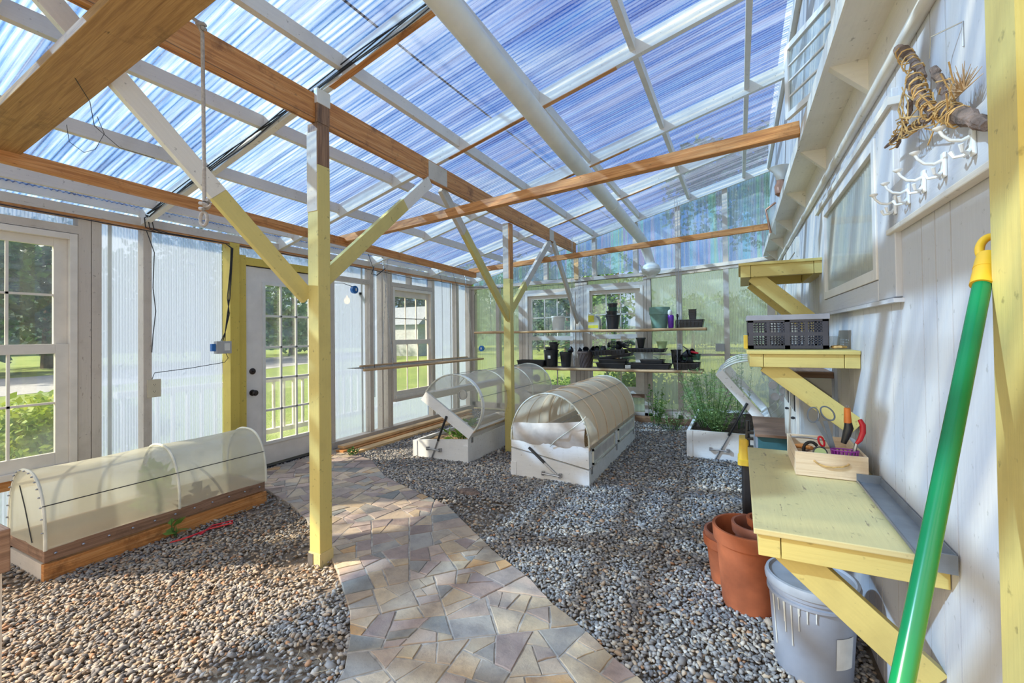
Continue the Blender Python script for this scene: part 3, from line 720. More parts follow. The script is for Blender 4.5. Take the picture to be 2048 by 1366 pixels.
mb.build('sash', M['white_clean'], cs); cbar(.03, LW - .03, 2.52, 2.85, None, .004).build('pane', M['glass'], cs)
mb = MB(); mb.box(.405, .42, 1.80, 2.36, 2.47, 2.52); mb.box(.405, .42, 1.80, 2.36, 2.92, 2.97); mb.box(.405, .42, 2.36, 2.40, 2.47, 2.97); mb.box(.405, .42, 1.75, 1.80, 2.47, 2.97); mb.build('window_frame', M['white_clean'], cs)
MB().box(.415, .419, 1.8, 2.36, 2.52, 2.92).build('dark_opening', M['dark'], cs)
# corner trim where rafters meet the upper wall
MB().box(.385, .42, -.9, 7.1, zr(.4) + .04, zr(.4) + .13).build('trim_1', M['white'])['kind'] = 'structure'
# post at the near end of the house wall
yp = MB().box(.385, .478, .955, 1.045, 0, 2.40).build('wall_post', M['yellow']); tag(yp, 'pale yellow square post against the house siding at the right edge, broom leaning by it', 'post')
MB().box(.455, .479, .55, .95, 0, 2.40).build('trim_2', M['yellow_mid'])['kind'] = 'structure'

# ================================================================ TIMBERS
def timber(name, label, cat, parts, group=None):
    """parts: list of (part name, a, b, w, h, material)"""
    if len(parts) == 1:
        _, a, b, w_, h_, mt = parts[0]; return tag(MB().beam(a, b, w_, h_).build(name, M[mt], bevel=.003), label, cat, group)
    a = Vector(parts[0][1]); t = thing(name, label, cat, tuple(a), group)
    for pn, a, b, w_, h_, mt in parts: MB().beam(a, b, w_, h_).build(pn, M[mt], t, bevel=.003)
    return t
X1, Y1 = -2.275, 1.895
p = thing('support_post', 'pale yellow square post standing beside the flagstone path with bare dark wood near its top', 'post', (X1, Y1, 0))
MB().box(X1 - .045, X1 + .045, Y1 - .045, Y1 + .045, .075, 2.40).build('painted_shaft', M['yellow'], p, bevel=.004)
MB().box(X1 - .044, X1 + .044, Y1 - .044, Y1 + .044, 2.40, 2.655).build('bare_wood', M['bare'], p, bevel=.003)
MB().box(X1 - .046, X1 + .040, Y1 - .048, Y1 - .045, 2.12, 2.60).build('whitewash', M['white_old'], p)
MB().box(X1 + .022, X1 + .046, Y1 - .045, Y1 + .045, 2.655, 2.83).build('bare_wood', M['bare'], p)
MB().box(X1 + .018, X1 + .050, Y1 - .049, Y1 + .049, 2.77, 2.86).build('white_cap', M['ivory'], p, bevel=.004)
sh = MB(); sh.box(X1 - .049, X1 + .049, Y1 - .049, Y1 + .049, -.02, .078); sh.build('base_collar', M['yellow_top'], p)
MB().box(X1 - .053, X1 - .01, Y1 - .053, Y1 - .045, -.01, .07).build('metal_bracket', M['metal'], p)
X2, Y2 = -2.41, 4.665
p = thing('support_post', 'pale yellow square post between the two cold frames, whitish upper half', 'post', (X2, Y2, 0))
MB().box(X2 - .045, X2 + .045, Y2 - .045, Y2 + .045, -.02, 2.02).build('painted_shaft', M['yellow'], p, bevel=.004)
MB().box(X2 - .045, X2 + .030, Y2 - .045, Y2 + .045, 2.02, 2.67).build('white_shaft', M['white_old'], p, bevel=.004)
MB().box(X2 + .030, X2 + .045, Y2 - .045, Y2 + .045, 2.02, 2.67).build('bare_strip', M['orange'], p)
def seg(a, b, t): a = Vector(a); b = Vector(b); return a + (b - a) * t
bm = [(-2.225, .2, 2.735), (-2.272, 1.9, 2.745), (-2.36, 4.65, 2.765), (-2.40, 7.06, 2.785)]
t = thing('main_beam', 'long orange lumber beam running over the posts below the clear roof', 'beam', bm[0])
for i in range(3):
    bl = MB().beam(bm[i], bm[i + 1], .042, .165).build('beam_length', M['orange'], t)
    for dx, dz in ((-.006, -.083), (.0215, -.066)): MB().beam(Vector(bm[i]) + Vector((dx, 0, dz)), Vector(bm[i + 1]) + Vector((dx, 0, dz)), .003, .003).build('crack', M['bare'], bl)
MB().beam(seg(bm[1], bm[2], .40) + Vector((.022, 0, 0)), seg(bm[1], bm[2], .50) + Vector((.022, 0, 0)), .004, .15).build('white_patch', M['white_old'], t)
MB().beam(seg(bm[2], bm[3], .50) + Vector((.022, 0, 0)), seg(bm[2], bm[3], .57) + Vector((.022, 0, 0)), .004, .16).build('white_patch', M['white_old'], t)
def brace(label, a, b, k, m1='yellow', m2='white', w_=.040, h_=.092):
    s_ = seg(a, b, k); return timber('brace', label, 'brace', [('painted_length', a, s_, w_, h_, m1), ('white_length', s_, b, w_, h_, m2)])
brace('diagonal brace rising left from the nearest yellow post, olive underside and white top', (-2.335, 1.86, 1.60), (-2.53, .72, 2.82), .42)
brace('diagonal brace rising right from the nearest yellow post to the orange beam', (-2.30, 1.90, 1.68), (-2.30, 3.02, 2.655), .72)
brace('diagonal brace rising left from the far yellow post to the orange beam', (-2.40, 4.64, 1.56), (-2.345, 3.26, 2.675), .72, m2='white_old')
brace('worn diagonal brace rising right from the far yellow post', (-2.41, 4.68, 1.62), (-2.39, 5.93, 2.70), .35, m1='yellow', m2='white_old')
timber('brace', 'worn white diagonal brace dropping from the orange beam to the far wall', 'brace', [('brace', (-2.375, 6.02, 2.70), (-2.36, 7.04, 1.56), .04, .09, 'white_old')])
timber('tie_beam', 'orange lumber tie running along the left wall below the roof slope', 'beam', [('t', (-3.465, .1, 2.36), (-3.45, 5.62, 2.245), .045, .075, 'orange')])
timber('tie_beam', 'nearer orange lumber tie crossing the greenhouse to the house ledge', 'beam', [('t', (-3.53, 3.19, 2.325), (.318, 2.90, 2.475), .060, .072, 'orange')])
timber('tie_beam', 'farther orange lumber tie crossing to the house ledge near the far wall', 'beam', [('t', (-3.60, 5.70, 2.325), (.318, 5.70, 2.53), .045, .068, 'orange')])
timber('overhead_plank', 'wide stained brown plank laid flat overhead at upper left', 'plank', [('t', (-3.62, .845, 2.365), (-1.35, .845, 2.635), .20, .040, 'plank')])
# white vent pipe under the rafters
pp = thing('vent_pipe', 'long white round pipe hung below the roof with a bulb shaped cap', 'pipe', (-1.22, 3.5, 2.75))
pts = [(-1.22, -.2, 3.04), (-1.22, .8, 3.0), (-1.22, 1.72, 2.945), (-1.22, 3.27, 2.84), (-1.22, 4.6, 2.785), (-1.22, 6.4, 2.715)]
MB().tube(pts, .068, 28).build('pipe', M['ivory'], pp, smooth=True)
MB().tube([(-1.22, 6.35, 2.717), (-1.22, 6.62, 2.69), (-1.205, 6.75, 2.62), (-1.175, 6.82, 2.50), (-1.15, 6.84, 2.40)], [.071, .071, .070, .066, .062], 24).build('elbow', M['ivory'], pp, smooth=True)
MB().tube([(-1.22, 4.85, 2.777), (-1.22, 4.93, 2.774)], .073, 28).build('coupling', M['ivory'], pp, smooth=True)
MB().lathe((-1.145, 6.84, 2.18), [(.045, 0), (.06, .0), (.062, .03), (.075, .045), (.120, .075), (.135, .105), (.137, .115), (.130, .118), (.137, .122), (.135, .145), (.11, .19), (.065, .22), (.06, .24)], 32).build('cap', M['ivory'], pp, smooth=True)

# ================================================================ COLD FRAMES
def cold_frame(label, X0, Y0, W, L, hL, hR, tL, tR, arch, angle, film_, endfilm, hoops, vents=(), flap=False, soil='mulch', panels=False):
    """wedge shaped box; lid hinged on the right edge: wooden rim, hooped film cover, film ends"""
    t = thing('cold_frame', label, 'cold frame', (X0 + W / 2, Y0 + L / 2, 0)); th = .03
    A_ = math.radians(angle); ca, sa = math.cos(A_), math.sin(A_)
    def lid(u, y, z):
        du, dz = u - W, z - hR
        return Vector((X0 + W + du * ca + dz * sa, Y0 + y, hR - du * sa + dz * ca))
    def end(y0, y1, q, name, fn=None, mt='white'):
        fn = fn or (lambda u, y, z: Vector((X0 + u, Y0 + y, z)))
        return MB().prism([fn(u, y0, z) for u, z in q], fn(0, y1, 0) - fn(0, y0, 0)).build(name, M[mt], par[0])
    par = [thing('base', None, None, (X0 + W / 2, Y0 + L / 2, 0))]; bpy.data.objects.remove(par[0]); par[0] = t
    base = MB()
    base.prism([(X0, Y0, 0), (X0 + W, Y0, 0), (X0 + W, Y0, hR), (X0, Y0, hL)], (0, th, 0)); base.prism([(X0, Y0 + L - th, 0), (X0 + W, Y0 + L - th, 0), (X0 + W, Y0 + L - th, hR), (X0, Y0 + L - th, hL)], (0, th, 0))
    base.box(X0, X0 + th, Y0 + th, Y0 + L - th, 0, hL); base.box(X0 + W - th, X0 + W, Y0 + th, Y0 + L - th, 0, hR)
    bo = base.build('base_box', M['bed_white'], t)
    for zx in (X0, X0 + W - .05): MB().box(zx - .004, zx + .054, Y0 - .008, Y0, 0, min(hL, hR)).build('corner_batten', M['bed_white'], bo)
    zs = min(hL, hR) - .03; sb = MB()
    sb.grid([[(X0 + th + (W - 2 * th) * i / 12, Y0 + th + (L - 2 * th) * j / 24, zs + random.uniform(-.012, .012)) for j in range(25)] for i in range(13)])
    sb.build('soil', M[soil], t, smooth=True)
    # lid rim
    rim = MB(); g_ = .014 if angle < 5 else .009
    q = [(0, hL + g_), (W, hR + g_), (W, tR), (0, tL)]
    for ya, yb in ((0, th), (L - th, L)): rim.prism([lid(u, ya, z) for u, z in q], lid(0, yb, 0) - lid(0, ya, 0))
    for ua, ub, ha, hb in ((0, th, hL + g_, tL), (W - th, W, hR + g_, tR)): rim.prism([lid(ua, th, ha), lid(ub, th, ha), lid(ub, th, hb), lid(ua, th, hb)], lid(0, L - th, 0) - lid(0, th, 0))
    rm_ = rim.build('lid_rim', M['bed_white'], t)
    if panels:   # two framed openings on the right side of the lid
        for a, b in ((.10, L * .5 - .08), (L * .5 + .08, L - .10)):
            fr = MB(); x = X0 + W; zA, zB = hR + .03, tR - .035
            for p0, p1, q0, q1 in ((a, b, zA, zA + .018), (a, b, zB - .018, zB), (a, a + .018, zA, zB), (b - .018, b, zA, zB)): fr.box(x, x + .016, Y0 + p0, Y0 + p1, q0, q1)
            fr.build('side_frame', M['cream'], rm_)
            MB().box(x, x + .003, Y0 + a + .018, Y0 + b - .018, zA + .018, zB - .018).build('side_pane', M['vinyl_sheet'], rm_)
    def arc(y, s_=0.0, n=26, k0=0., k1=1.):
        out_ = []
        for i in range(n + 1):
            f = k0 + (k1 - k0) * i / n; a = math.pi * f; u = W / 2 - (W / 2 + s_ - .002) * math.cos(a); z = tL + (tR - tL) * u / W + (arch + s_) * math.sin(a) ** .92
            out_.append(lid(u, y, z))
        return out_
    # film sags a little between the hoops
    rows_ = []; NY = 33
    for j in range(NY):
        y = L * j / (NY - 1); sag = -.010 * abs(math.sin(math.pi * (y / L) * (hoops - 1))) + random.uniform(-.0015, .0015); rows_.append(arc(y, sag))
    MB().grid(rows_).build('cover', M[film_], t, smooth=True)
    for h in range(hoops):
        y = L * h / (hoops - 1); MB().tube(arc(min(max(y, .008), L - .008), .004), .0085 if h in (0, hoops - 1) else .007, 8).build('hoop', M['film_beige'] if angle < 5 and 0 < h < hoops - 1 else M['cream'], t, smooth=True)
    for f in (.30, .70):
        MB().tube([arc(y, .006, 1, f, f)[0] for y in (0, L * .25, L * .5, L * .75, L)], .003, 6).build('wire', M['metal'], t)
    if angle > 5: MB().grid([arc(.003 + .055 * q_, .0055, 26) for q_ in (0, .5, 1)]).build('end_band', M['bed_white'], t, smooth=True)
    # ends
    for y, near in ((.004, True), (L - .004, False)):
        e_ = MB()
        if near and flap:
            for k in range(14):
                pass
            top = []; bot = []
            for i in range(15):
                u = .02 + (W - .04) * i / 14; bot.append(lid(u, y - .012 - .01 * math.sin(i * 1.3), tL + (tR - tL) * u / W - .02 - .012 * math.sin(i * .9)))
                top.append((u, i))
            R_ = []
            for r in range(7):
                f = r / 6; row = []
                for i in range(15):
                    u = .03 + (W - .06) * i / 14; zt_ = tL + .17 + .06 * (i / 14) - .0 * i
                    z = tL - .02 + (zt_ - tL + .02) * f; yy = y - .03 * math.sin(f * math.pi) - .06 * f * (1 - abs(i / 7 - 1)) + .012 * math.sin(i * 1.1 + r)
                    row.append(lid(u, yy, z))
                R_.append(row)
            e_.grid(R_); e_.build('loose_end_sheet', M['vinyl_sheet'], t, smooth=True)
            MB().tube([lid(W * .98 - (W * .45) * (i / 8) ** 1.3, y - .02 - .045 * math.sin(i / 8 * 3.1), tR + .30 * (1 - i / 8) ** .8 - .02) for i in range(9)], .005, 6).build('sheet_edging', M['cream'], t, smooth=True)
        else:
            A2 = arc(y, -.003, 30); c = lid(W / 2, y, (tL + tR) / 2)
            e_.grid([[c + (p_ - c) * r for p_ in A2] for r in (0.001, .33, .66, 1.0)]); ep = e_.build('end_sheet', M[endfilm], t, smooth=True)
            for (u, z, rad) in (vents if near else vents[:1]):
                T_ = Matrix.Translation(lid(u, y - (.012 if near else -.004), z)) @ Matrix.Rotation(math.pi / 2, 4, 'X')
                MB(T_).lathe((0, 0, 0), [(rad, -.006), (rad, .006), (rad * .82, .006), (rad * .82, .0), (.001, .0)], 24).build('vent_ring', M['metal'], ep, smooth=True)
        # screws along the end hoop
        if near:
            for p_ in arc(y, .0, 14)[1:-1]: MB().lathe(p_ + Vector((0, -.012, 0)), [(.004, -.004), (.006, 0), (.004, .004)], 6).build('screw', M['metal'], t)
    # strut, handle, latches
    if angle > 5:
        a_ = Vector((X0 + W * .36, Y0 - .012, .015)); b_ = lid(W * .52, -.012, hL * .5 + hR * .5 + .06)
    else:
        a_ = Vector((X0 + W * .60, Y0 - .012, .075)); b_ = Vector((X0 + W * .25, Y0 - .014, hL + .025))
    st_ = MB(); st_.tube([a_, seg(a_, b_, .55)], .008, 8); st_.build('strut_rod', M['metal'], t); MB().tube([seg(a_, b_, .42), b_], .013, 8).build('strut_cylinder', M['black'], t)
    hx = X0 + W * .56; hz_ = .07 if angle < 5 else .115
    if angle > 5: hx = X0 + W * .42
    hd = MB(); hd.tube([(hx - .10, Y0 - .028, hz_), (hx + .07, Y0 - .028, hz_ - .006)], .008, 8); hd.box(hx - .105, hx - .085, Y0 - .034, Y0, hz_ - .018, hz_ + .018); hd.box(hx + .06, hx + .085, Y0 - .034, Y0, hz_ - .022, hz_ + .016)
    hd.build('handle', M['metal'], t)
    for yy in (.06, L * .5, L - .12): MB().box(X0 + W, X0 + W + .010, Y0 + yy, Y0 + yy + .03, hR - .045, hR + .02).build('latch', M['metal'], t)
    for j in range(10): MB().lathe(lid(W + .010, .05 + (L - .1) * j / 9, tR - .012), [(.004, -.004), (.006, 0), (.004, .004)], 6).build('screw', M['metal'], t)
    rl = MB(); rl.prism([lid(W, 0, tR - .03), lid(W + .008, 0, tR - .03), lid(W + .008, 0, tR + .006), lid(W, 0, tR + .006)], lid(0, L, 0) - lid(0, 0, 0)); rl.build('edge_strip', M['film_beige'], t)
    return t
cold_frame('white cold frame with closed hooped beige cover, nearest the middle of the gravel', -1.985, 3.865, .775, 1.96, .268, .14, .345, .345, .46, 0, 'film_beige', 'film_beige', 7, flap=True, panels=True)
cold_frame('white cold frame with its clear hooped lid propped open, behind the yellow post', -3.31, 4.02, .73, 1.95, .185, .255, .31, .38, .42, 37, 'film_clear', 'film_vclear', 4, vents=((.40, .60, .055),))
cold_frame('white cold frame full of tall herbs with its lid tipped up by the far shelves', -.525, 5.25, .78, 1.55, .295, .295, .39, .39, .40, 51, 'film_clear', 'film_vclear', 4, vents=((.40, .66, .04), (.50, .70, .04), (.50, .60, .04), (.56, .655, .04)), soil='soil')

# low tunnel cloche on the left
t = thing('tunnel_cloche', 'low frosted white tunnel cloche on a brown timber base by the left wall', 'cloche', (-3.77, 1.71, 0))
cx0, cx1, cy0, cy1 = -4.035, -3.505, 1.055, 2.385; th = .035
bs = MB(); bs.box(cx1 - th, cx1, cy0, cy1, -.01, .095); bs.box(cx0, cx0 + th, cy0, cy1, -.01, .095); bs.box(cx0 + th, cx1 - th, cy1 - th, cy1, -.01, .095)
bs.build('timber_base', M['orange'], t, bevel=.002)
MB().box(cx0 + .002, cx1 - th, cy0, cy0 + th, -.01, .095).build('near_board', M['white_old'], t)
r2 = MB(); r2.box(cx1 - .04, cx1 - .008, cy0 + .004, cy1 - .01, .105, .180); r2.box(cx0 + .008, cx0 + .04, cy0 + .004, cy1 - .01, .105, .180); r2.box(cx0 + .04, cx1 - .04, cy0 + .004, cy0 + .036, .105, .170)
r2.box(cx0 + .04, cx1 - .04, cy1 - .045, cy1 - .01, .105, .170); r2.build('lid_rail', M['deck'], t, bevel=.002)
def carc(y, s_=0, n=28):
    res = []
    for i in range(n + 1):
        a = math.pi * i / n; cc = math.cos(a); u = -(.262 + s_) * math.copysign(abs(cc) ** .80, cc); z = .175 + (.415 + s_) * math.sin(a) ** .80; res.append(Vector(((cx0 + cx1) / 2 + u, y, z)))
    return res
rows_ = []
for j in range(31):
    y = cy0 + (cy1 - cy0) * j / 30; rows_.append(carc(y, -.008 * abs(math.sin(math.pi * 2 * j / 30)) + random.uniform(-.001, .001)))
MB().grid(rows_).build('cover', M['film_cream'], t, smooth=True)
for y in (cy0 + .006, (cy0 + cy1) / 2 + .02, cy1 - .006): MB().tube(carc(y, .004), .009, 8).build('hoop', M['cream'], t, smooth=True)
for y, nm in ((cy0 + .002, 1), (cy1 - .002, 0)):
    c = Vector(((cx0 + cx1) / 2, y, .18)); A2 = carc(y, -.002)
    MB().grid([[c + (p_ - c) * r + Vector((0, (-.006 if nm else .006) * math.sin(r * 3.1), 0)) for p_ in A2] for r in (.001, .3, .6, 1.)]).build('end_sheet', M['film_cream'], t, smooth=True)
MB().tube([(cx1 + .002 - .024, cy0, .42), (cx1 - .024, cy1, .42)], .003, 6).build('wire', M['cable'], t)
MB().tube([(-3.83, cy0 - .006, .50), (-3.74, cy0 - .008, .38), (-3.64, cy0 - .008, .20)], .003, 6).build('wire', M['cable'], t)
for p_ in carc(cy0 - .006, .003, 18)[1:-1]: MB().lathe(p_, [(.004, -.004), (.007, 0), (.004, .004)], 6).build('screw', M['metal'], t)
for j in range(11): MB().lathe((cx1 - .004, cy0 + .05 + j * .122, .145), [(.004, -.006), (.009, 0), (.004, .006)], 6).build('screw', M['metal'], t)
# plant growing inside
def herb(name, label, base, n, h, spread, mat, L=.035, W_=.008, cat='plant', droop=.0, dens=26):
    t = thing(name, label, cat, tuple(base)); st_ = MB(); lf_ = MB(); b = Vector(base)
    for i in range(n):
        a = random.uniform(0, 6.28); r = spread * math.sqrt(random.random()); p0 = b + Vector((r * .35 * math.cos(a), r * .35 * math.sin(a), 0))
        hh = h * random.uniform(.55, 1); tip = p0 + Vector((r * math.cos(a), r * math.sin(a), hh)); mid = (p0 + tip) / 2 + Vector((random.uniform(-.02, .02), random.uniform(-.02, .02), droop * hh))
        pts = [p0, seg(p0, mid, .5), mid, seg(mid, tip, .5), tip]; st_.tube(pts, [.003, .003, .0025, .002, .001], 5)
        for k in range(dens):
            f = .15 + .85 * random.random(); q = seg(p0, mid, f * 2) if f < .5 else seg(mid, tip, f * 2 - 1)
            lf_.leaf(q, (random.uniform(-1, 1), random.uniform(-1, 1), random.uniform(-.2, .9)), L * random.uniform(.6, 1.2), W_)
    st_.build('stems', M['leaf_mid'], t); lf_.build('leaves', M[mat], t); return t
herb('cloche_plant', 'blurred green plant growing inside the frosted tunnel cloche', (-3.78, 1.72, .10), 12, .36, .10, 'leaf', .11, .05, dens=16)
herb('broad_leaf_weed', 'single bright green leafy weed in front of the tunnel cloche', (-3.46, 1.70, .0), 3, .13, .04, 'leaf', .10, .045, dens=3)
herb('tall_herb', 'tall feathery green herb growing out of the far white cold frame', (-.32, 5.62, .26), 34, .70, .26, 'leaf_herb', .060, .008, dens=62)
herb('bushy_herb', 'low bushy green herb at the front of the far white cold frame', (-.22, 5.42, .26), 22, .34, .15, 'leaf_herb', .035, .010, dens=50)
herb('leaning_herb', 'thin tall herb sprig leaning beside the tipped up lid', (-.02, 5.72, .26), 5, .95, .12, 'leaf_herb', .045, .009, dens=60)
herb('wild_vine', 'leafy green weed climbing the far wall at the right of the shelves', (-1.10, 6.78, .0), 14, .62, .13, 'leaf', .045, .018, dens=26)
herb('wild_vine', 'wispy green weeds spreading along the foot of the far wall', (-.86, 6.55, .0), 16, .42, .28, 'leaf_herb', .04, .008, dens=30)
herb('leafy_greens', 'leafy green plant inside the propped open cold frame', (-2.86, 4.30, .15), 12, .24, .13, 'leaf', .10, .035, dens=9)
herb('ground_weed', 'small green weed on the gravel by the stacked boards', (-3.35, 5.1, .0), 6, .10, .06, 'leaf', .04, .02, dens=8)
herb('ground_weed', 'small dark green weed at the near end of the stacked boards', (-3.98, 3.72, .0), 8, .09, .07, 'leaf_mid', .04, .02, dens=8)

# spare boards on the gravel along the left wall
for k, (x, z, y0, y1, mt, lb) in enumerate(((-4.30, .025, 3.92, 6.6, 'lumber', 'long pale board lying against the foot of the left wall'), (-4.17, .02, 3.74, 6.5, 'orange', 'darker board on the gravel, next to the long pale one'), (-4.22, .058, 3.80, 6.6, 'lumber', 'pale board laid on top of the others along the left wall'), (-4.01, .02, 3.80, 6.3, 'lumber', 'outermost pale board on the gravel along the left wall'))):
    tag(MB().beam((x, y0, z), (x + .03, y1, z), .12 if k != 2 else .10, .034).build('loose_board', M[mt], bevel=.003), lb, 'board', 'spare boards by the left wall')

rk = MB(); rk.lathe((-2.10, 3.27, .0), [(.085, 0), (.10, .012), (.07, .03), (.01, .035)], 7, 1.2, .7); tag(rk.build('flat_rock', M['bark']), 'flat dark reddish rock on the gravel beside the path', 'rock')
MBs = MB(); MBs.tube([(-3.38, 1.62, .012), (-3.34, 1.72, .02), (-3.36, 1.86, .015), (-3.30, 1.98, .02), (-3.36, 2.02, .012), (-3.40, 1.9, .016), (-3.33, 1.78, .012)], .006, 6)
tag(MBs.build('red_netting', M['red']), 'thin tangle of red netting on the gravel by the cloche', 'netting')

# near table edge at the left border
t = thing('work_table', 'corner of a weathered brown table at the left edge beside the cloche', 'table', (-2.05, .43, 0))
MB().box(-2.30, -1.99, .30, .527, .66, .79).build('table_top', M['deck'], t, bevel=.004); MB().box(-2.10, -2.015, .44, .515, 0, .66).build('leg', M['white_old'], t)

# ================================================================ HANGING SHELVES
def rope(mb, a, b, r=.0035): mb.tube([a, seg(a, b, .5), b], r, 6)
def chain(mb, a, b, n):
    a, b = Vector(a), Vector(b); d = (b - a) / n; ax = d.normalized()
    for i in range(n):
        c = a + d * (i + .5); s1 = ax.orthogonal().normalized(); s1 = s1 if i % 2 else ax.cross(s1)
        mb.tube([c + ax * d.length * .55 + s1 * .0, c + s1 * .007, c - ax * d.length * .55], .0022, 4, caps=False); mb.tube([c + ax * d.length * .55, c - s1 * .007, c - ax * d.length * .55], .0022, 4, caps=False)
def hanging_shelf(label, x0, x1, z, yA, yB, hangs):
    t = thing('hanging_shelf', label, 'shelf', ((x0 + x1) / 2, (yA + yB) / 2, z))
    for y in (yA, yB): 
        N = 9; MB().tube([seg((x0, y, z - .018), (x1, y, z - .014), i / N) + Vector((0, 0, .003 * math.sin(i * 1.7))) for i in range(N + 1)], [.019 + .003 * (i % 2) for i in range(N + 1)], 10).build('bamboo_pole', M['bamboo'], t, smooth=True)
    sl = MB(); k = int((x1 - x0) / .05)
    for i in range(k): x = x0 + .04 + (x1 - x0 - .08) * i / (k - 1); sl.box(x - .003, x + .003, yA, yB, z, z + .004)
    for j in range(7): y = yA + (yB - yA) * j / 6; sl.box(x0 + .03, x1 - .03, y - .0015, y + .0015, z + .001, z + .004)
    s_ = sl.build('wire_mesh', M['metal'], t); s_['kind'] = 'stuff'
    for x in hangs:
        for y in (yA, yB): rp = MB(); chain(rp, (x, y, zr(x) + .02), (x, y, z - .05), int((zr(x) - z) / .03)); rp.build('hanging_chain', M['metal'], t)
    return t
SA, SB = 6.60, 6.95
hanging_shelf('upper hanging bamboo pole shelf across the far wall holding pots and jug', -4.08, -.40, 1.425, SA, SB, (-3.75, -2.30, -.74))
hanging_shelf('lower hanging bamboo pole shelf across the far wall crowded with black pots', -3.55, -.45, .835, SA, SB, (-2.28, -.77))
t = thing('hanging_shelf', 'narrow wire mesh shelf hung on ropes along the left wall', 'shelf', (-4.05, 5.2, .98))
zz = .955
MB().tube([(-4.02, 3.98, zz + .005), (-4.0, 5.3, zz), (-4.0, 6.75, zz - .004)], .017, 8).build('bamboo_pole', M['bamboo'], t, smooth=True)
MB().tube([(-4.33, 4.22, zz + .025), (-4.33, 6.75, zz + .02)], .015, 8).build('bamboo_pole', M['bamboo'], t, smooth=True)
sl = MB()
for i in range(56): y = 4.02 + i * .048; sl.box(-4.33, -4.0, y - .0025, y + .0025, zz + .014, zz + .018)
for j in range(7): x = -4.32 + .05 * j; sl.box(x - .0015, x + .0015, 4.0, 6.7, zz + .015, zz + .019)
sl.build('wire_mesh', M['metal'], t)['kind'] = 'stuff'
for x, y in ((-4.02, 4.50), (-4.02, 6.5), (-4.33, 4.6)):
    rp = MB(); chain(rp, (-4.2, y, 2.43), (x, y, zz - .04), 44); rp.build('hanging_chain', M['metal'], t)
rp = MB(); rp.tube([(-4.2, 4.24, 2.43), (-4.10, 4.24, 2.2), (-4.10, 4.24, 1.4), (-4.10, 4.24, .60)], .0035, 6); rp.lathe((-4.10, 4.24, .95), [(.004, 0), (.012, .015), (.004, .03)], 8); rp.tube([(-4.10, 4.24, 2.25), (-4.11, 4.21, 2.15), (-4.09, 4.28, 2.14), (-4.06, 4.4, 2.24)], .006, 6); rp.build('hanging_cord', M['cable'], t)
for y, zb_ in ((5.72, .75), (6.12, .95)): MB().tube([(-4.2, y, 2.43), (-4.12, y, 2.2), (-4.12, y, zb_)], .0025, 6).build('hanging_cord', M['cable'], t)

# ---------------------------------------------------------------- pots and trays
def pot_prof(rb, rt, h, rim=.012, wall=.003, rimh=.02):
    return [(rb * .2, 0), (rb, 0), (rt - .002, h - rimh), (rt + rim * .4, h - rimh + .001), (rt + rim * .5, h), (rt + rim * .5 - wall * 1.5, h), (rt - wall - .003, h - rimh), (rb - wall, wall * 2), (rb * .2, wall * 2)]
def pot(name, label, x, y, z, rb, rt, h, mat, cat='pot', group=None, rimh=.02, seg_=24, parent=None, T=None):
    mb = MB(T).lathe((x, y, z), pot_prof(rb, rt, h, rimh=rimh), seg_)
    if parent is not None: return mb.build(name, M[mat], parent, smooth=True)
    return tag(mb.build(name, M[mat], smooth=True), label, cat, group)
ZU = 1.431; ys_ = 6.76
t = thing('white_bucket', 'small white plastic bucket on the upper far shelf before the left window', 'bucket', (-2.59, ys_, ZU))
pot('bucket_body', None, -2.59, ys_, ZU, .093, .11, .225, 'ivory', parent=t, rimh=.03)
MB().tube([(-2.59 + .112 * math.cos(a), ys_ - .02 - .0 * a, ZU + .18 - .10 * math.sin(a)) for a in [math.pi * i / 12 for i in range(13)]], .002, 5).build('bail_handle', M['metal'], t)
# jug
t = thing('plastic_jug', 'pale plastic jug with a yellow label on the upper far shelf', 'jug', (-1.97, ys_, ZU))
def rrect(w, d, r, n=5):
    pts = []
    for cx, cy, a0 in ((w / 2 - r, d / 2 - r, 0), (-w / 2 + r, d / 2 - r, 90), (-w / 2 + r, -d / 2 + r, 180), (w / 2 - r, -d / 2 + r, 270)):
        for i in range(n + 1): a = math.radians(a0 + 90 * i / n); pts.append((cx + r * math.cos(a), cy + r * math.sin(a)))
    return pts
def loft(mb, rings):
    n0 = len(mb.v); K_ = len(rings[0])
    for r in rings:
        for p_ in r: mb._a(p_)
    for i in range(len(rings) - 1):
        for k in range(K_): mb.poly((n0 + i * K_ + k, n0 + i * K_ + (k + 1) % K_, n0 + (i + 1) * K_ + (k + 1) % K_, n0 + (i + 1) * K_ + k))
    mb.poly([n0 + k for k in range(K_)][::-1]); mb.poly([n0 + (len(rings) - 1) * K_ + k for k in range(K_)]); return mb
jx = -1.99
loft(MB(), [[(jx + a * s_ + ox, ys_ + b, ZU + z) for a, b in rrect(.185, .11, .02)] for z, s_, ox in ((0, .95, 0), (.01, 1, 0), (.12, 1, 0), (.17, .82, -.016), (.21, .60, -.037), (.228, .42, -.053), (.24, .25, -.066))]).build('jug_body', M['jug'], t, smooth=True)
MB().lathe((jx - .066, ys_, ZU + .238), [(.02, 0), (.024, .002), (.024, .02), (.02, .022)], 16).build('cap', M['ivory'], t)
MB().box(jx - .085, jx + .005, ys_ - .0575, ys_ - .054, ZU + .115, ZU + .215).build('label_panel', M['label_y'], t); MB().box(jx - .088, jx + .07, ys_ - .0575, ys_ - .054, ZU + .02, ZU + .065).build('label_panel', M['label_y'], t)
MB().tube([(jx + .03, ys_ - .02, ZU + .20), (jx + .075, ys_ - .02, ZU + .185), (jx + .098, ys_ - .02, ZU + .13), (jx + .098, ys_ - .02, ZU + .06)], .012, 8).build('handle', M['metal'], t, smooth=True)
px_ = -1.705
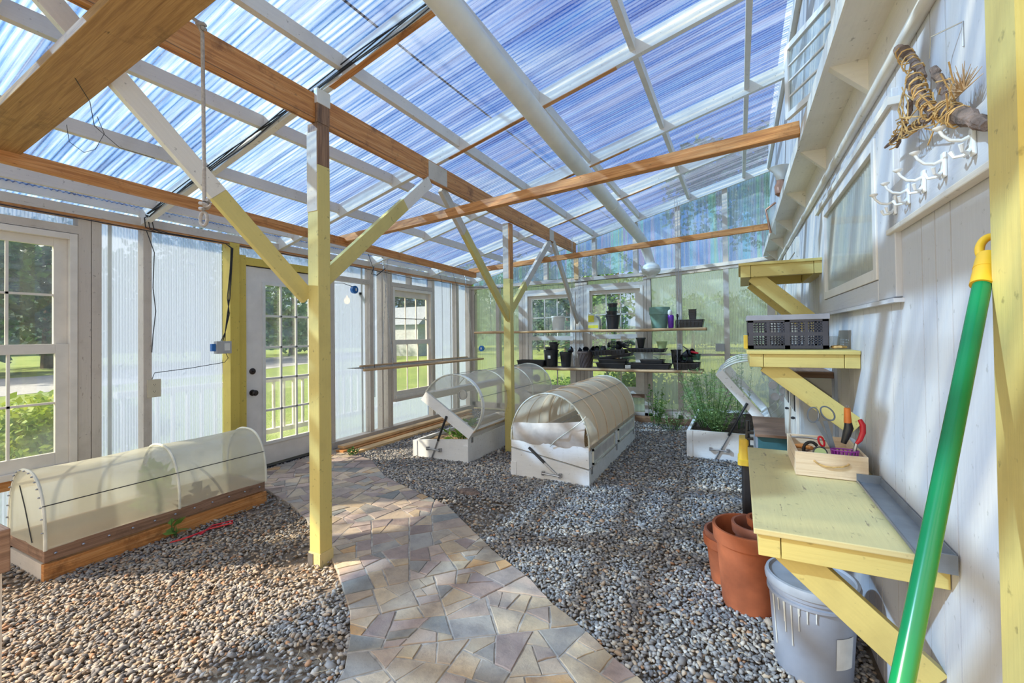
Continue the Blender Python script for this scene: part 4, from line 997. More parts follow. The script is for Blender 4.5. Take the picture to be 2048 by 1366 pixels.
pot('stacked_pot', 'largest black pot at the bottom of the pot stack beside the jug', px_, ys_, ZU, .078, .108, .215, 'black', group='pot stack on the upper far shelf')
pot('stacked_pot', 'black pot nested in the largest pot of the stack beside the jug', px_ - .015, ys_, ZU + .09, .060, .080, .185, 'black', group='pot stack on the upper far shelf')
pot('stacked_pot', 'dark green pot near the top of the stack beside the jug', px_ + .0, ys_, ZU + .20, .055, .066, .13, 'dgreen', group='pot stack on the upper far shelf')
pot('stacked_pot', 'topmost small black pot of the stack beside the jug', px_ + .0, ys_, ZU + .26, .055, .070, .13, 'black', group='pot stack on the upper far shelf')
gx = -1.02
for i, (lb, mt) in enumerate((('bottom sage green planter of the nested stack on the upper shelf', 'sage'), ('middle sage green planter of the nested stack on the upper shelf', 'sage'), ('top sage green planter of the nested stack on the upper shelf', 'sage'))):
    pot('nested_planter', lb, gx, ys_ - .01, ZU + i * .035, .098, .140 - .001 * i, .235, mt, group='nested green planters', rimh=.035, seg_=32)
t = thing('purple_bottle', 'purple plastic bottle beside the green planters on the upper shelf', 'bottle', (-.855, 6.66, ZU))
MB().lathe((-.855, 6.66, ZU), [(.032, 0), (.036, .01), (.042, .16), (.038, .18), (.03, .19)], 20).build('bottle_body', M['purple'], t, smooth=True)
MB().lathe((-.862, 6.64, ZU + .185), [(.022, 0), (.032, .02), (.028, .06), (.012, .075)], 16).build('pale_cap', M['tag'], t, smooth=True)
t = thing('dark_bottle', 'small dark spray bottle behind the purple bottle', 'bottle', (-.775, 6.72, ZU))
MB().lathe((-.775, 6.72, ZU), [(.02, 0), (.026, .01), (.026, .10), (.010, .12), (.012, .15), (.018, .16), (.018, .19), (.008, .2)], 14).build('bottle_body', M['black'], t, smooth=True)
def tray(name, label, cx, cy, z, w_, d, h, mat='black', rot=0, tilt=0, group=None, rx=0, slots=True, cat='tray'):
    """open nursery tray: tapered wall, outward rim, ribs"""
    T_ = Matrix.Translation((cx, cy, z)) @ Matrix.Rotation(rot, 4, 'Z') @ Matrix.Rotation(tilt, 4, 'Y') @ Matrix.Rotation(rx, 4, 'X')
    t = MB(T_); k = .90
    o = [[(a * s_, b * s_, zz) for a, b in rrect(w_, d, .02, 3)] for zz, s_ in ((0, k * .5), (0, k), (h - .012, .97), (h - .012, 1.0), (h, 1.0), (h, .95), (.006, k * .97), (.006, k * .5))]
    loft(t, o)
    if slots:
        n_ = int(w_ / .045)
        for i in range(n_):
            x = -w_ / 2 + w_ * (i + .5) / n_; t.beam((x, -d / 2 * .955, h * .25), (x, -d / 2 * 1.0, h * .92), .012, .008, up=(1, 0, 0))
    return tag(t.build(name, M[mat]), label, cat, group)
tx = -.60
tray('seed_tray', 'black ribbed seed tray at the right end of the upper far shelf', tx, 6.74, ZU + .004, .34, .26, .085)
tray('seed_tray', 'second black seed tray nested in the one at the upper shelf end', tx + .005, 6.74, ZU + .040, .345, .265, .075)
for i in range(3):
    z_ = ZU + .118 + i * .030
    lb = ('lowest square black pot in the small stack on the seed trays', 'middle square black pot in the small stack on the seed trays', 'top square black pot in the small stack on the seed trays')[i]
    T_ = Matrix.Translation((tx + .03, 6.70, z_)); mb = MB(T_); loft(mb, [[(a * s_, b * s_, zz) for a, b in rrect(.10, .10, .012, 3)] for zz, s_ in ((0, .4), (0, .84), (.068, .97), (.068, 1.03), (.08, 1.03), (.08, .94), (.005, .78), (.005, .4))])
    tag(mb.build('square_pot', M['black']), lb, 'pot', 'square pots on the upper shelf')
ZL = .843
tray('planting_tray', 'long shallow black tray at the left end of the lower far shelf', -3.05, 6.76, ZL, .50, .24, .10, slots=False)
t = thing('nursery_bucket', 'tall black nursery bucket with a white square label on the lower shelf', 'pot', (-2.72, ys_, ZL))
pot('bucket_body', None, -2.72, ys_, ZL, .095, .118, .265, 'black', parent=t)
MB().box(-2.735, -2.69, ys_ - .118, ys_ - .108, ZL + .13, ZL + .18).build('white_label', M['tag'], t)
pot('small_pot', 'short black pot lying in the labelled nursery bucket', -2.755, ys_, ZL + .22, .05, .065, .09, 'black', T=None)
pot('small_pot', 'upright black pot stacked on the labelled nursery bucket', -2.67, ys_, ZL + .25, .055, .075, .12, 'black'); pot('small_pot', 'topmost black pot over the labelled nursery bucket', -2.685, ys_, ZL + .31, .05, .066, .085, 'black')
pot('ribbed_pot', 'slim black ribbed pot between the labelled bucket and the swirled planter', -2.47, ys_, ZL, .072, .098, .235, 'black')
T_ = Matrix.Translation((-2.43, ys_, ZL + .25)) @ Matrix.Rotation(1.1, 4, 'Y'); tag(MB(T_).lathe((0, 0, 0), pot_prof(.03, .045, .075), 16).build('small_pot', M['black'], smooth=True), 'little black pot tipped into the slim ribbed pot', 'pot')
t = thing('swirled_planter', 'dark brown planter with diagonal swirls holding small pots, lower shelf', 'planter', (-2.14, ys_, ZL))
pot('planter_body', None, -2.14, ys_, ZL, .088, .128, .25, 'brown_pot', parent=t, rimh=.03, seg_=28)
sw = MB()
for i in range(14):
    a = 2 * math.pi * i / 14; sw.tube([(-2.14 + (.088 + .038 * f + .002) * math.cos(a + f * 1.0), ys_ + (.088 + .038 * f + .002) * math.sin(a + f * 1.0), ZL + .22 * f) for f in (0, .25, .5, .75, 1)], .004, 5)
sw.build('swirl_ribs', M['brown_pot'], t, smooth=True)
def loose_pot(label, x, y, z, r, h, rx, ry, mat='black', net=False):
    T_ = Matrix.Translation((x, y, z)) @ Matrix.Rotation(rx, 4, 'X') @ Matrix.Rotation(ry, 4, 'Y')
    if not net: return tag(MB(T_).lathe((0, 0, 0), pot_prof(r * .7, r, h, .006, .002, .01), 16).build('small_pot', M[mat], smooth=True), label, 'pot')
    mb = MB(T_)
    for k in range(14): a = 2 * math.pi * k / 14; mb.beam((r * .65 * math.cos(a), r * .65 * math.sin(a), 0), (r * math.cos(a), r * math.sin(a), h), .006, .004, up=(math.cos(a), math.sin(a), .01))
    for zz, rr_ in ((0, r * .66), (h * .5, r * .83), (h, r * 1.02)): mb.tube([(rr_ * math.cos(2 * math.pi * k / 20), rr_ * math.sin(2 * math.pi * k / 20), zz) for k in range(20)], .004, 5, closed=True)
    mb.lathe((0, 0, 0), [(.001, -.002), (r * .66, -.002), (r * .66, .003), (.001, .003)], 16, caps=False)
    return tag(mb.build('net_pot', M[mat]), label, 'pot')
for args in (('small black pot lying at the left in the swirled planter', -2.20, 6.74, ZL + .245, .045, .06, .5, -1.0), ('small black pot tilted in the middle of the swirled planter', -2.13, 6.72, ZL + .25, .045, .06, .9, .3), ('black pot standing up at the right of the swirled planter', -2.05, 6.74, ZL + .26, .05, .075, 1.2, .9)): loose_pot(*args)
tray('seed_tray', 'bottom black flat of the tray pile in the middle of the lower shelf', -1.72, 6.76, ZL + .004, .46, .28, .075, slots=False, group='tray pile on the lower shelf')
tray('seed_tray', 'second black flat of the tray pile, laid slightly askew', -1.70, 6.76, ZL + .075, .44, .28, .06, slots=False, rot=.04, group='tray pile on the lower shelf')
tray('seed_tray', 'slanting black flat in the middle of the tray pile', -1.66, 6.76, ZL + .150, .50, .28, .05, slots=False, tilt=-.16, group='tray pile on the lower shelf')
tray('seed_tray', 'top ribbed black tray of the pile holding loose net pots', -1.74, 6.74, ZL + .195, .52, .28, .08, tilt=-.05, group='tray pile on the lower shelf')
for args in (('black pot upside down at the left of the top tray', -1.86, 6.72, ZL + 0.330, .05, .06, 3.1, .2), ('small black pot lying flat in the top tray', -1.95, 6.72, ZL + 0.280, .04, .06, 1.3, .3)): loose_pot(*args)
loose_pot('slotted net pot lying on its side on the top tray', -1.76, 6.70, ZL + 0.350, .055, .12, 1.4, 1.35, net=True)
loose_pot('square-shouldered black pot between the two net pots', -1.62, 6.70, ZL + 0.300, .06, .09, .5, .5)
loose_pot('second slotted net pot at the right of the top tray', -1.53, 6.70, ZL + 0.340, .055, .10, 1.3, 1.1, net=True)
tray('propagation_tray', 'black grid tray raised on a clear tub in the middle right of the lower shelf', -1.20, 6.76, ZL + .245, .54, .27, .055)
t = thing('clear_tub', 'clear plastic tub under the grid tray on the lower shelf', 'tub', (-1.20, 6.76, ZL + .10))
loft(MB(), [[(-1.20 + a * s_, 6.76 + b * s_, ZL + zz) for a, b in rrect(.40, .22, .03, 3)] for zz, s_ in ((.125, .8), (.245, 1.0))]).build('tub_body', M['film_vclear'], t)
tray('seed_tray', 'low black flat with a rounded rim below the clear tub', -1.13, 6.76, ZL + .082, .34, .22, .055, slots=False)
tray('seed_tray', 'wide flat black tray lying on the lower shelf beside the tray pile', -1.17, 6.76, ZL + .004, .62, .27, .075, slots=False)
tag(MB().box(-1.50, -1.42, 6.615, 6.618, ZL + .005, ZL + .055).build('plant_tag', M['tag']), 'small white plant tag propped at the front of the lower shelf', 'tag')
pot('conical_pot', 'tapered black pot standing on the grid tray', -1.29, 6.74, ZL + .30, .038, .068, .155, 'black')
pot('green_pot', 'small pale green pot on the right of the grid tray', -.99, 6.72, ZL + .295, .052, .072, .105, 'lime')
pot('square_pot', 'black pot among the pile at the right of the lower shelf, behind a rope', -.80, 6.72, ZL + .08, .055, .068, .20, 'black')
tray('nursery_tray', 'dark green and black tray pile at the right end of the lower shelf', -.66, 6.76, ZL + .0, .36, .27, .10, 'black')
tray('nursery_tray', 'dark green tray on top of the pile at the right end', -.60, 6.76, ZL + .14, .24, .22, .075, 'dgreen', slots=False)
for i, (dx, z_, rx, ry, lb) in enumerate(((-.16, .12, .4, .6, 'crumpled black pot at the left of the right end pile'), (-.07, .13, 1.1, .2, 'black pot on its side in the middle of the right end pile'), (.04, .10, .5, -.5, 'tilted black pot in front of the dark green tray'), (-.05, .20, .6, 1.0, 'black pot with a white sticker on the right end pile'), (.01, .22, 1.0, .9, 'tipped black pot under the red trowel handle'))):
    loose_pot(lb, -.64 + dx, 6.68, ZL + z_, .055, .08, rx, ry)
t = thing('hand_trowel', 'trowel with a red grip on the right end pile', 'trowel', (-.58, 6.68, ZL + .24))
MB().tube([(-.60, 6.66, ZL + .255), (-.50, 6.66, ZL + .235)], [.018, .013], 8).build('grip', M['red'], t, smooth=True); MB().beam((-.70, 6.66, ZL + .33), (-.60, 6.66, ZL + .26), .05, .012).build('blade', M['black'], t)

# ================================================================ RIGHT SIDE: shelves on the house wall
def wall_shelf(name, label, x0, y0, y1, z, apron, brace_to, group=None, top='yellow', thick=.018):
    t = thing(name, label, 'shelf' if name != 'potting_bench' else 'bench', ((x0 + XR) / 2, (y0 + y1) / 2, brace_to[1] if name != 'potting_bench' else 0))
    MB().box(x0 - .012, XR - .002, y0 - .015, y1, z - thick, z).build('top_board', M[top], t, bevel=.003)
    zt = z - thick; w_ = .04
    for yy in (y0, y1 - .055): MB().box(x0 + .06, XR - .06, yy, yy + w_, zt - apron, zt).build('end_rail', M['yellow'], t, bevel=.002)
    MB().box(x0, x0 + .058, y0 - .002, y1 - .01, zt - apron, zt).build('front_rail', M['yellow'], t, bevel=.002); MB().box(XR - .058, XR - .002, y0 - .002, y1 - .01, zt - apron, zt).build('back_rail', M['yellow'], t, bevel=.002)
    for yy in (y0 + .045, y1 - .10):
        MB().beam((x0 + .075, yy + .02, zt - apron + .012), (brace_to[0], yy + .02, brace_to[1]), .038, .088).build('brace', M['yellow'], t, bevel=.002)
    return t
wall_shelf('wall_shelf', 'small empty pale yellow bracket shelf high on the house wall', .018, 3.30, 3.95, 1.812, .075, (.46, 1.38))
wall_shelf('wall_shelf', 'pale yellow bracket shelf holding the plastic crate', .045, 2.46, 3.05, 1.272, .062, (.47, .92))
wall_shelf('potting_bench', 'low pale yellow potting bench on diagonal braces against the house wall', .042, 1.548, 2.60, .770, .066, (.455, .40), top='yellow_top')

# collapsible crate
ct = thing('plastic_crate', 'charcoal slotted plastic crate with a grey rim on the yellow shelf', 'crate', (.21, 2.72, 1.274))
x0, x1, y0, y1, z0, z1 = .045, .380, 2.58, 2.86, 1.276, 1.44
def lattice(mb, p0, ux, uz, w_, h_, n, rows_):
    """slotted wall panel: posts, rails and a grid"""
    p0 = Vector(p0); ux = Vector(ux); uz = Vector(uz); nrm = ux.cross(uz)
    def bar(a, b, c, d, t_=.005): # a..b along, c..d up
        mb.beam(p0 + ux * a + uz * ((c + d) / 2), p0 + ux * b + uz * ((c + d) / 2), t_, d - c, up=uz)
    bar(0, w_, 0, .016, .008); bar(0, w_, h_ - .012, h_, .008); bar(0, w_, h_ * .5 - .009, h_ * .5 + .009, .007)
    for a in (0, w_ * .5 - .010, w_ - .022): bar(a, a + .022, 0, h_, .008)
    for a in (w_ * .26, w_ * .74): bar(a - .007, a + .007, 0, h_, .006)
    for k in range(1, n): a = w_ * k / n; bar(a - .0022, a + .0022, 0, h_, .003)
    for q0, q1 in ((.016, h_ * .5 - .009), (h_ * .5 + .009, h_ - .012)):
        for r in range(1, rows_): zz = q0 + (q1 - q0) * r / rows_; bar(0, w_, zz - .002, zz + .002, .003)
hh = z1 - z0 - .02
for nm, p0, ux, w_ in (('near_side', (x0, y0, z0), (1, 0, 0), x1 - x0), ('far_side', (x0, y1, z0), (1, 0, 0), x1 - x0), ('end_side', (x0, y0, z0), (0, 1, 0), y1 - y0), ('end_side', (x1, y0, z0), (0, 1, 0), y1 - y0)):
    mb = MB(); lattice(mb, p0, ux, (0, 0, 1), w_, hh, 24 if w_ > .3 else 18, 4); mb.build(nm, M['crate'], ct)
MB().box(x0, x1, y0, y1, z0, z0 + .004).build('crate_floor', M['crate'], ct)
rm = MB()
for a, b, c, d in ((x0 - .008, x1 + .008, y0 - .008, y0 + .012), (x0 - .008, x1 + .008, y1 - .012, y1 + .008), (x0 - .008, x0 + .012, y0 + .012, y1 - .012), (x1 - .012, x1 + .008, y0 + .012, y1 - .012)): rm.box(a, b, c, d, z1 - .022, z1 + .004)
rm.build('rim', M['crate_rim'], ct, bevel=.002)
tag(MB().box(.022, .042, 2.60, 2.66, 1.274, 1.345).build('yellow_clip', M['yplastic'], bevel=.003), 'yellow plastic clip left of the crate on the shelf', 'clip')
tag(MB().tube([(.40, 2.60, 1.282), (.43, 2.58, 1.285), (.455, 2.62, 1.283), (.43, 2.66, 1.286), (.40, 2.63, 1.284)], .006, 6).build('twine_bundle', M['twine']), 'coil of brown twine on the shelf right of the crate', 'twine')
tag(MB().lathe((.42, 2.74, 1.274), [(.03, 0), (.032, .005), (.032, .055), (.026, .06)], 18).build('glass_jar', M['film_vclear'], smooth=True), 'small clear jar behind the crate against the wall', 'jar')

# gutter tray on the bench
t = thing('drip_tray', 'long grey sheet metal drip tray lying on the bench against the wall', 'tray', (.437, 1.82, .772))
mb = MB(); q = [(.400, .776), (.402, .772), (.470, .772), (.474, .80), (.472, .80), (.468, .775), (.404, .775), (.403, .779)]
mb.prism([(x, 1.49, z) for x, z in q], (0, .66, 0)); mb.build('trough', M['galv'], t); MB().box(.398, .474, 2.15, 2.156, .772, .806).build('end_flange', M['galv'], t); MB().box(.398, .474, 1.486, 1.492, .752, .80).build('end_flange', M['galv'], t)
MB().tube([(.400, 1.49, .779), (.400, 2.15, .779)], .003, 6).build('rolled_edge', M['metal'], t)

# wooden tool box
bt = thing('tool_box', 'pale pine box with a rope handle full of garden tools on the bench', 'box', (.32, 2.33, .770))
bx0, bx1, by0, by1, bz0, bz1 = .200, .440, 2.17, 2.54, .772, .868; th = .010
MB().box(bx0, bx1, by0, by0 + th, bz0, bz1).build('front_board', M['box'], bt, bevel=.001); MB().box(bx0, bx1, by1 - th, by1, bz0, bz1).build('back_board', M['box'], bt, bevel=.001)
for x in (bx0, bx1 - th): MB().box(x, x + th, by0 + th, by1 - th, bz0 + .055, bz1).build('side_slat', M['box'], bt, bevel=.001); MB().box(x, x + th, by0 + th, by1 - th, bz0, bz0 + .050).build('side_slat', M['box'], bt, bevel=.001)
MB().box(bx0 + th, bx1 - th, by0 + th, by1 - th, bz0, bz0 + .006).build('box_floor', M['box'], bt)
MB().tube([(.262, by0 - .003, bz0 + .066), (.275, by0 - .009, bz0 + .056), (.30, by0 - .010, bz0 + .048), (.325, by0 - .010, bz0 + .047), (.355, by0 - .010, bz0 + .052), (.372, by0 - .008, bz0 + .060), (.378, by0 - .002, bz0 + .064)], .0035, 8).build('rope_handle', M['twine'], bt, smooth=True)
def oval(c, rx_, rz_, ux, uz, n=24): c = Vector(c); ux = Vector(ux).normalized(); uz = Vector(uz).normalized(); return [c + ux * rx_ * math.cos(2 * math.pi * k / n) + uz * rz_ * math.sin(2 * math.pi * k / n) for k in range(n)]
t = thing('scissors', 'blued steel scissors with thin loop handles standing in the tool box', 'scissors', (.345, 2.25, .80))
d1 = Vector((-.30, 0, 1)).normalized(); piv = Vector((.322, 2.24, .925))
for s_, c in ((-1, (.272, 2.24, 1.010)), (1, (.322, 2.24, 1.020))):
    MB().tube(oval(c, .020, .031, (1, 0, .35 * s_), (-.35 * s_ - .2, 0, 1)), .0032, 6, closed=True).build('handle_loop', M['steel'], t, smooth=True)
MB().beam((.285, 2.24, .985), (.355, 2.24, .835), .006, .015, up=(1, 0, 0)).build('blade', M['steel'], t); MB().beam((.312, 2.237, .990), (.350, 2.237, .835), .006, .015, up=(1, 0, 0)).build('blade', M['steel'], t)
t = thing('pruning_knife', 'orange capped tool with a black curved grip standing in the tool box', 'knife', (.39, 2.25, .80))
MB().tube([(.390, 2.25, 1.045), (.391, 2.25, .985)], [.0115, .014], 10).build('orange_handle', M['orange_p'], t, smooth=True); MB().tube([(.392, 2.25, .987), (.394, 2.25, .965), (.386, 2.25, .935), (.375, 2.25, .90)], [.013, .017, .015, .010], 10).build('black_grip', M['black'], t, smooth=True)
MB().tube(oval((.390, 2.25, 1.052), .004, .004, (1, 0, 0), (0, 0, 1), 10), .0015, 5, closed=True).build('hanging_ring', M['metal'], t)
t = thing('pruner', 'hand pruner with a curved red grip standing in the tool box', 'pruner', (.425, 2.25, .80))
MB().tube([(.425, 2.22, 1.005), (.434, 2.22, .985), (.434, 2.22, .955), (.424, 2.22, .925), (.412, 2.22, .908)], [.008, .0105, .0105, .009, .006], 10).build('red_grip', M['red'], t, smooth=True); MB().tube([(.412, 2.22, .91), (.40, 2.22, .85)], .006, 6).build('steel_jaw', M['metal'], t)
t = thing('small_shears', 'short shears with red loops lying in the tool box', 'shears', (.30, 2.28, .85))
MB().tube(oval((.300, 2.25, .900), .009, .020, (1, 0, .3), (-.3, 0, 1)), .004, 6, closed=True).build('handle_loop', M['red'], t, smooth=True); MB().tube([(.306, 2.25, .882), (.32, 2.25, .84)], .004, 6).build('blade', M['metal'], t)
tag(MB().tube([(.240, 2.24, .80)] + [Vector((.262 + .026 * math.cos(a), 2.24, .862 + .034 * math.sin(a))) for a in [math.pi - math.pi * i / 10 for i in range(9)]], .0065, 8).build('hose_loop', M['black_rub'], smooth=True), 'curved black rubber hose end sticking out of the tool box', 'hose')
T_ = Matrix.Translation((.288, 2.205, .862)) @ Matrix.Rotation(math.pi / 2 - .2, 4, 'X')
t = thing('dial_gauge', 'round dial gauge with a pale green face in the tool box', 'gauge', (.288, 2.205, .85)); MB(T_).lathe((0, 0, 0), [(.024, 0), (.026, .004), (.026, .012), (.022, .014)], 20).build('case', M['black'], t, smooth=True); MB(T_).lathe((0, 0, .013), [(.001, 0), (.021, 0), (.021, .002), (.001, .002)], 20).build('face', M['lime'], t)
t = thing('purple_basket', 'little purple slotted basket at the front of the tool box', 'basket', (.37, 2.20, .84))
mb = MB()
for k in range(20): a = 2 * math.pi * k / 20; mb.beam((.372 + .040 * math.cos(a), 2.212 + .022 * math.sin(a), .836), (.372 + .046 * math.cos(a), 2.212 + .026 * math.sin(a), .880), .005, .003, up=(math.cos(a), math.sin(a), 0))
for zz, s_ in ((.836, 1.), (.880, 1.16)): mb.tube([(.372 + .040 * s_ * math.cos(2 * math.pi * k / 24), 2.212 + .022 * s_ * math.sin(2 * math.pi * k / 24), zz) for k in range(24)], .003, 5, closed=True)
mb.build('slatted_wall', M['magenta'], t); MB().lathe((.372, 2.212, .834), [(.001, 0), (.04, 0), (.04, .003), (.001, .003)], 20, 1, .55).build('basket_floor', M['magenta'], t)
for i, (a, b, mt, lb) in enumerate((((.215, 2.30, .862), (.262, 2.22, .876), 'orange', 'orange wooden handled tool lying at the left in the tool box'), ((.21, 2.42, .875), (.33, 2.36, .885), 'metal', 'thin steel rod lying across the tool box'), ((.22, 2.26, .835), (.30, 2.36, .85), 'deck', 'dark stick lying in the tool box'), ((.30, 2.40, .84), (.42, 2.34, .86), 'bamboo', 'tan cane piece at the back of the tool box'))):
    tag(MB().tube([a, seg(a, b, .5) + Vector((0, 0, .004)), b], [.009, .011, .008] if i == 0 else .0045, 8).build('garden_tool', M[mt], smooth=True), lb, 'tool')

# ---------------------------------------------------------------- under and beside the bench
t = thing('storage_bucket', 'lidded grey plastic bucket with paint drips under the potting bench', 'bucket', (.24, 2.15, 0)); bc = (.245, 2.17, .0)
MB().lathe(bc, [(.02, 0), (.128, 0), (.132, .006), (.150, .30), (.158, .302), (.158, .312), (.150, .314), (.151, .325), (.157, .326), (.157, .345), (.150, .346)], 44).build('bucket_body', M['bucket'], t, smooth=True)
MB().lathe(bc, [(.151, .343), (.163, .343), (.165, .36), (.160, .374), (.150, .376), (.146, .366), (.11, .362), (.001, .362)], 44).build('lid', M['bucket_lid'], t, smooth=True)
dr_ = MB()
for k in range(9):
    a = math.radians(205 + 7 * k + (k % 3) * 4); L_ = (.20, .05, .12, .08, .16, .03, .09, .05, .04)[k]; r0 = .1525
    dr_.tube([(bc[0] + (r0 - .018 * f * L_ / .3) * math.cos(a), bc[1] + (r0 - .018 * f * L_ / .3) * math.sin(a), .300 - L_ * f) for f in (0, .5, 1)], [.0035, .002, .0025], 5)
dr_.build('paint_drips', M['ivory'], t, smooth=True)
mb = MB(); A2 = [math.radians(a) for a in range(295, 326, 5)]
mb.grid([[(bc[0] + (.1335 + .0625 * z_) * math.cos(a), bc[1] + (.1335 + .0625 * z_) * math.sin(a), z_) for a in A2] for z_ in (.09, .13, .17, .21)]); mb.build('paper_label', M['tag'], t)
t = thing('spreader', 'narrow black and yellow plastic tool standing past the outer corner of the potting bench', 'garden tool', (.02, 2.85, 0))
loft(MB(), [[(.028 + a * s_, 2.86 + b * s_, z_) for a, b in rrect(.07, .16, .02)] for z_, s_ in ((0, .7), (.60, .8), (.63, .8))]).build('black_body', M['black'], t)
loft(MB(), [[(.015 + a * s_, 2.84 + b * s_, z_) for a, b in rrect(.065, .18, .02)] for z_, s_ in ((.63, 1.0), (.655, 1.0), (.66, .85), (.765, .72), (.77, .6))]).build('yellow_housing', M['yplastic'], t)
mb = MB(); mb.tube([(.038, 2.80, .66), (.034, 2.80, .78), (.036, 2.80, .87)], [.008, .012, .010], 8); mb.beam((.030, 2.79, .81), (.065, 2.79, .812), .03, .012); mb.beam((.03, 2.79, .775), (.062, 2.79, .775), .035, .012); mb.beam((.02, 2.79, .73), (.062, 2.79, .73), .03, .012); mb.build('black_handle', M['black'], t)
def tpot(label, x, y, z, rb, rt, h, mat, rimh):
    return tag(MB().lathe((x, y, z), [(rb * .2, 0), (rb, 0), (rt, h - rimh), (rt + .001, h - rimh), (rt + .014, h - rimh + .002), (rt + .018, h - .006), (rt + .016, h), (rt + .004, h), (rt, h - .008), (rt - .008, h - rimh), (rb - .012, .02), (rb * .2, .02)], 48).build('terracotta_pot', M[mat], smooth=True), label, 'pot')
tpot('largest terracotta pot on the gravel at the bench corner', .030, 2.545, .0, .128, .152, .385, 'terra', .070)
tpot('medium dark terracotta pot nested inside the largest pot', .066, 2.575, .16, .092, .100, .235, 'terra2', .05); tpot('small terracotta pot tilted inside the medium pot', .098, 2.60, .245, .050, .062, .172, 'terra', .04)
tpot('shorter terracotta pot behind and left of the largest pot', -.062, 2.72, .0, .095, .118, .25, 'terra', .05); tpot('wide shallow terracotta pot nested in the shorter one', -.062, 2.72, .09, .085, .112, .19, 'terra2', .045)

# broom handle leaning on the wall post
t = thing('broom', 'green broom pole with a yellow end cap leaning by the yellow wall post', 'broom', (-.15, .22, 0)); A = Vector((-.150, .218, .020)); B = Vector((.378, 1.058, 1.440))
MB().tube([A, B], .0126, 24).build('pole', M['green'], t, smooth=True); dB = (B - A).normalized()
sx = dB.cross(Vector((.33, .94, 0))).normalized()
cp = MB(); cp.tube([B - dB * .005, B + dB * .05, B + dB * .06], [.0165, .0155, .014], 20)
ring = [B + dB * .080 + sx * .0125 * math.cos(2 * math.pi * k / 24) + dB * .026 * math.sin(2 * math.pi * k / 24) for k in range(24)]; cp.tube(ring, .0068, 10, closed=True); cp.tube([B + dB * .03, B + dB * .062], [.0165, .0150], 20)
cp.build('end_cap', M['gold'], t, smooth=True)
MB().beam((-.165, .10, .02), (-.135, .34, .02), .05, .035).build('broom_head', M['black'], t)

# hook rail
t = thing('hook_board', 'white wall board with moulded lower edge carrying enamel coat hooks', 'hook board', (.47, 1.6, 1.685))
MB().box(.462, .479, 1.05, 1.93, 1.70, 1.835).build('board', M['house'], t); MB().box(.452, .479, 1.05, 1.93, 1.682, 1.700).build('moulding', M['white'], t, bevel=.003)
h0 = thing('coat_hook', 'x', 'hook', (.460, 1.309, 1.775), 'white coat hooks on the board')
x, y, z = .460, 1.309, 1.775
MB().box(x - .006, x + .002, y - .010, y + .010, z - .040, z + .022).build('back_plate', M['hook'], h0, bevel=.003)
MB().tube([(x - .004, y, z + .004), (x - .020, y + .001, z - .003), (x - .038, y + .002, z + .002), (x - .050, y + .003, z + .016), (x - .055, y + .003, z + .028)], [.0045, .004, .0037, .0035, .0042], 10).build('long_prong', M['hook'], h0, smooth=True)
MB().lathe((x - .055, y + .003, z + .025), [(.003, 0), (.011, .006), (.012, .009), (.004, .012)], 14).build('prong_tip', M['hook'], h0, smooth=True)
for s_ in (-1, 1):
    MB().tube([(x - .004, y, z - .022), (x - .014, y + s_ * .008, z - .034), (x - .026, y + s_ * .020, z - .032), (x - .030, y + s_ * .026, z - .018)], [.0042, .0038, .0035, .005], 8).build('short_prong', M['hook'], h0, smooth=True)
HL = ['nearest white double coat hook, right end of the hook board', 'second nearest white coat hook on the hook board', 'middle white coat hook of the five on the board', 'fourth white coat hook, next to the far end one', 'farthest white coat hook at the left end of the board']
h0['label'] = HL[0]
for yy, lb in zip((1.462, 1.597, 1.722, 1.850), HL[1:]): copy_thing(h0, (.460, yy, 1.775), lb)

# driftwood and twine wall hanging
t = thing('driftwood_hanging', 'driftwood and twine star hanging on the house wall above the coat hooks', 'wall hanging', (.43, 1.45, 1.75))
DX = .435
def yz(*p): return [Vector((DX + (q[2] if len(q) > 2 else 0), q[0], q[1])) for q in p]
dw = [
 (yz((1.700, 2.192), (1.640, 2.160), (1.560, 2.085), (1.500, 2.010)), [.013, .014, .011, .008]),
 (yz((1.520, 2.030, -.02), (1.455, 1.945, -.022), (1.385, 1.866, -.015)), [.012, .013, .012]),
 (yz((1.400, 1.885), (1.317, 1.835), (1.245, 1.790), (1.180, 1.752)), [.013, .016, .017, .011]),
 (yz((1.557, 2.073, .01), (1.605, 2.016, .01), (1.665, 1.975, .01), (1.765, 1.925, .01)), [.009, .008, .007, .004]),
 (yz((1.390, 1.872, .0), (1.531, 1.905), (1.649, 1.925), (1.840, 1.955)), [.010, .008, .007, .004]),
 (yz((1.470, 2.010, .012), (1.422, 1.950, .012), (1.398, 1.895, .01)), [.009, .009, .008])]
for pts, r in dw:
    fine = []; rr_ = []
    for i in range(len(pts) - 1):
        for k in range(6):
            f = k / 6; fine.append(seg(pts[i], pts[i + 1], f) + Vector((random.uniform(-.003, .003), random.uniform(-.004, .004), random.uniform(-.004, .004)))); rr_.append((r[i] + (r[i + 1] - r[i]) * f) * random.uniform(.8, 1.2))
    fine.append(pts[-1]); rr_.append(r[-1]); MB().tube(fine, rr_, 9).build('driftwood_stick', M['bark'], t)
tw = MB()
def wrap(a, b, r, n):
    a, b = Vector(a), Vector(b); d = (b - a).normalized(); u = d.orthogonal().normalized(); v = d.cross(u)
    tw.tube([a + (b - a) * (i / (n * 10)) + (u * math.cos(i * .628) + v * math.sin(i * .628)) * r * random.uniform(.95, 1.2) + d * .006 * math.sin(i * .37) for i in range(n * 10 + 1)], .0020, 5)
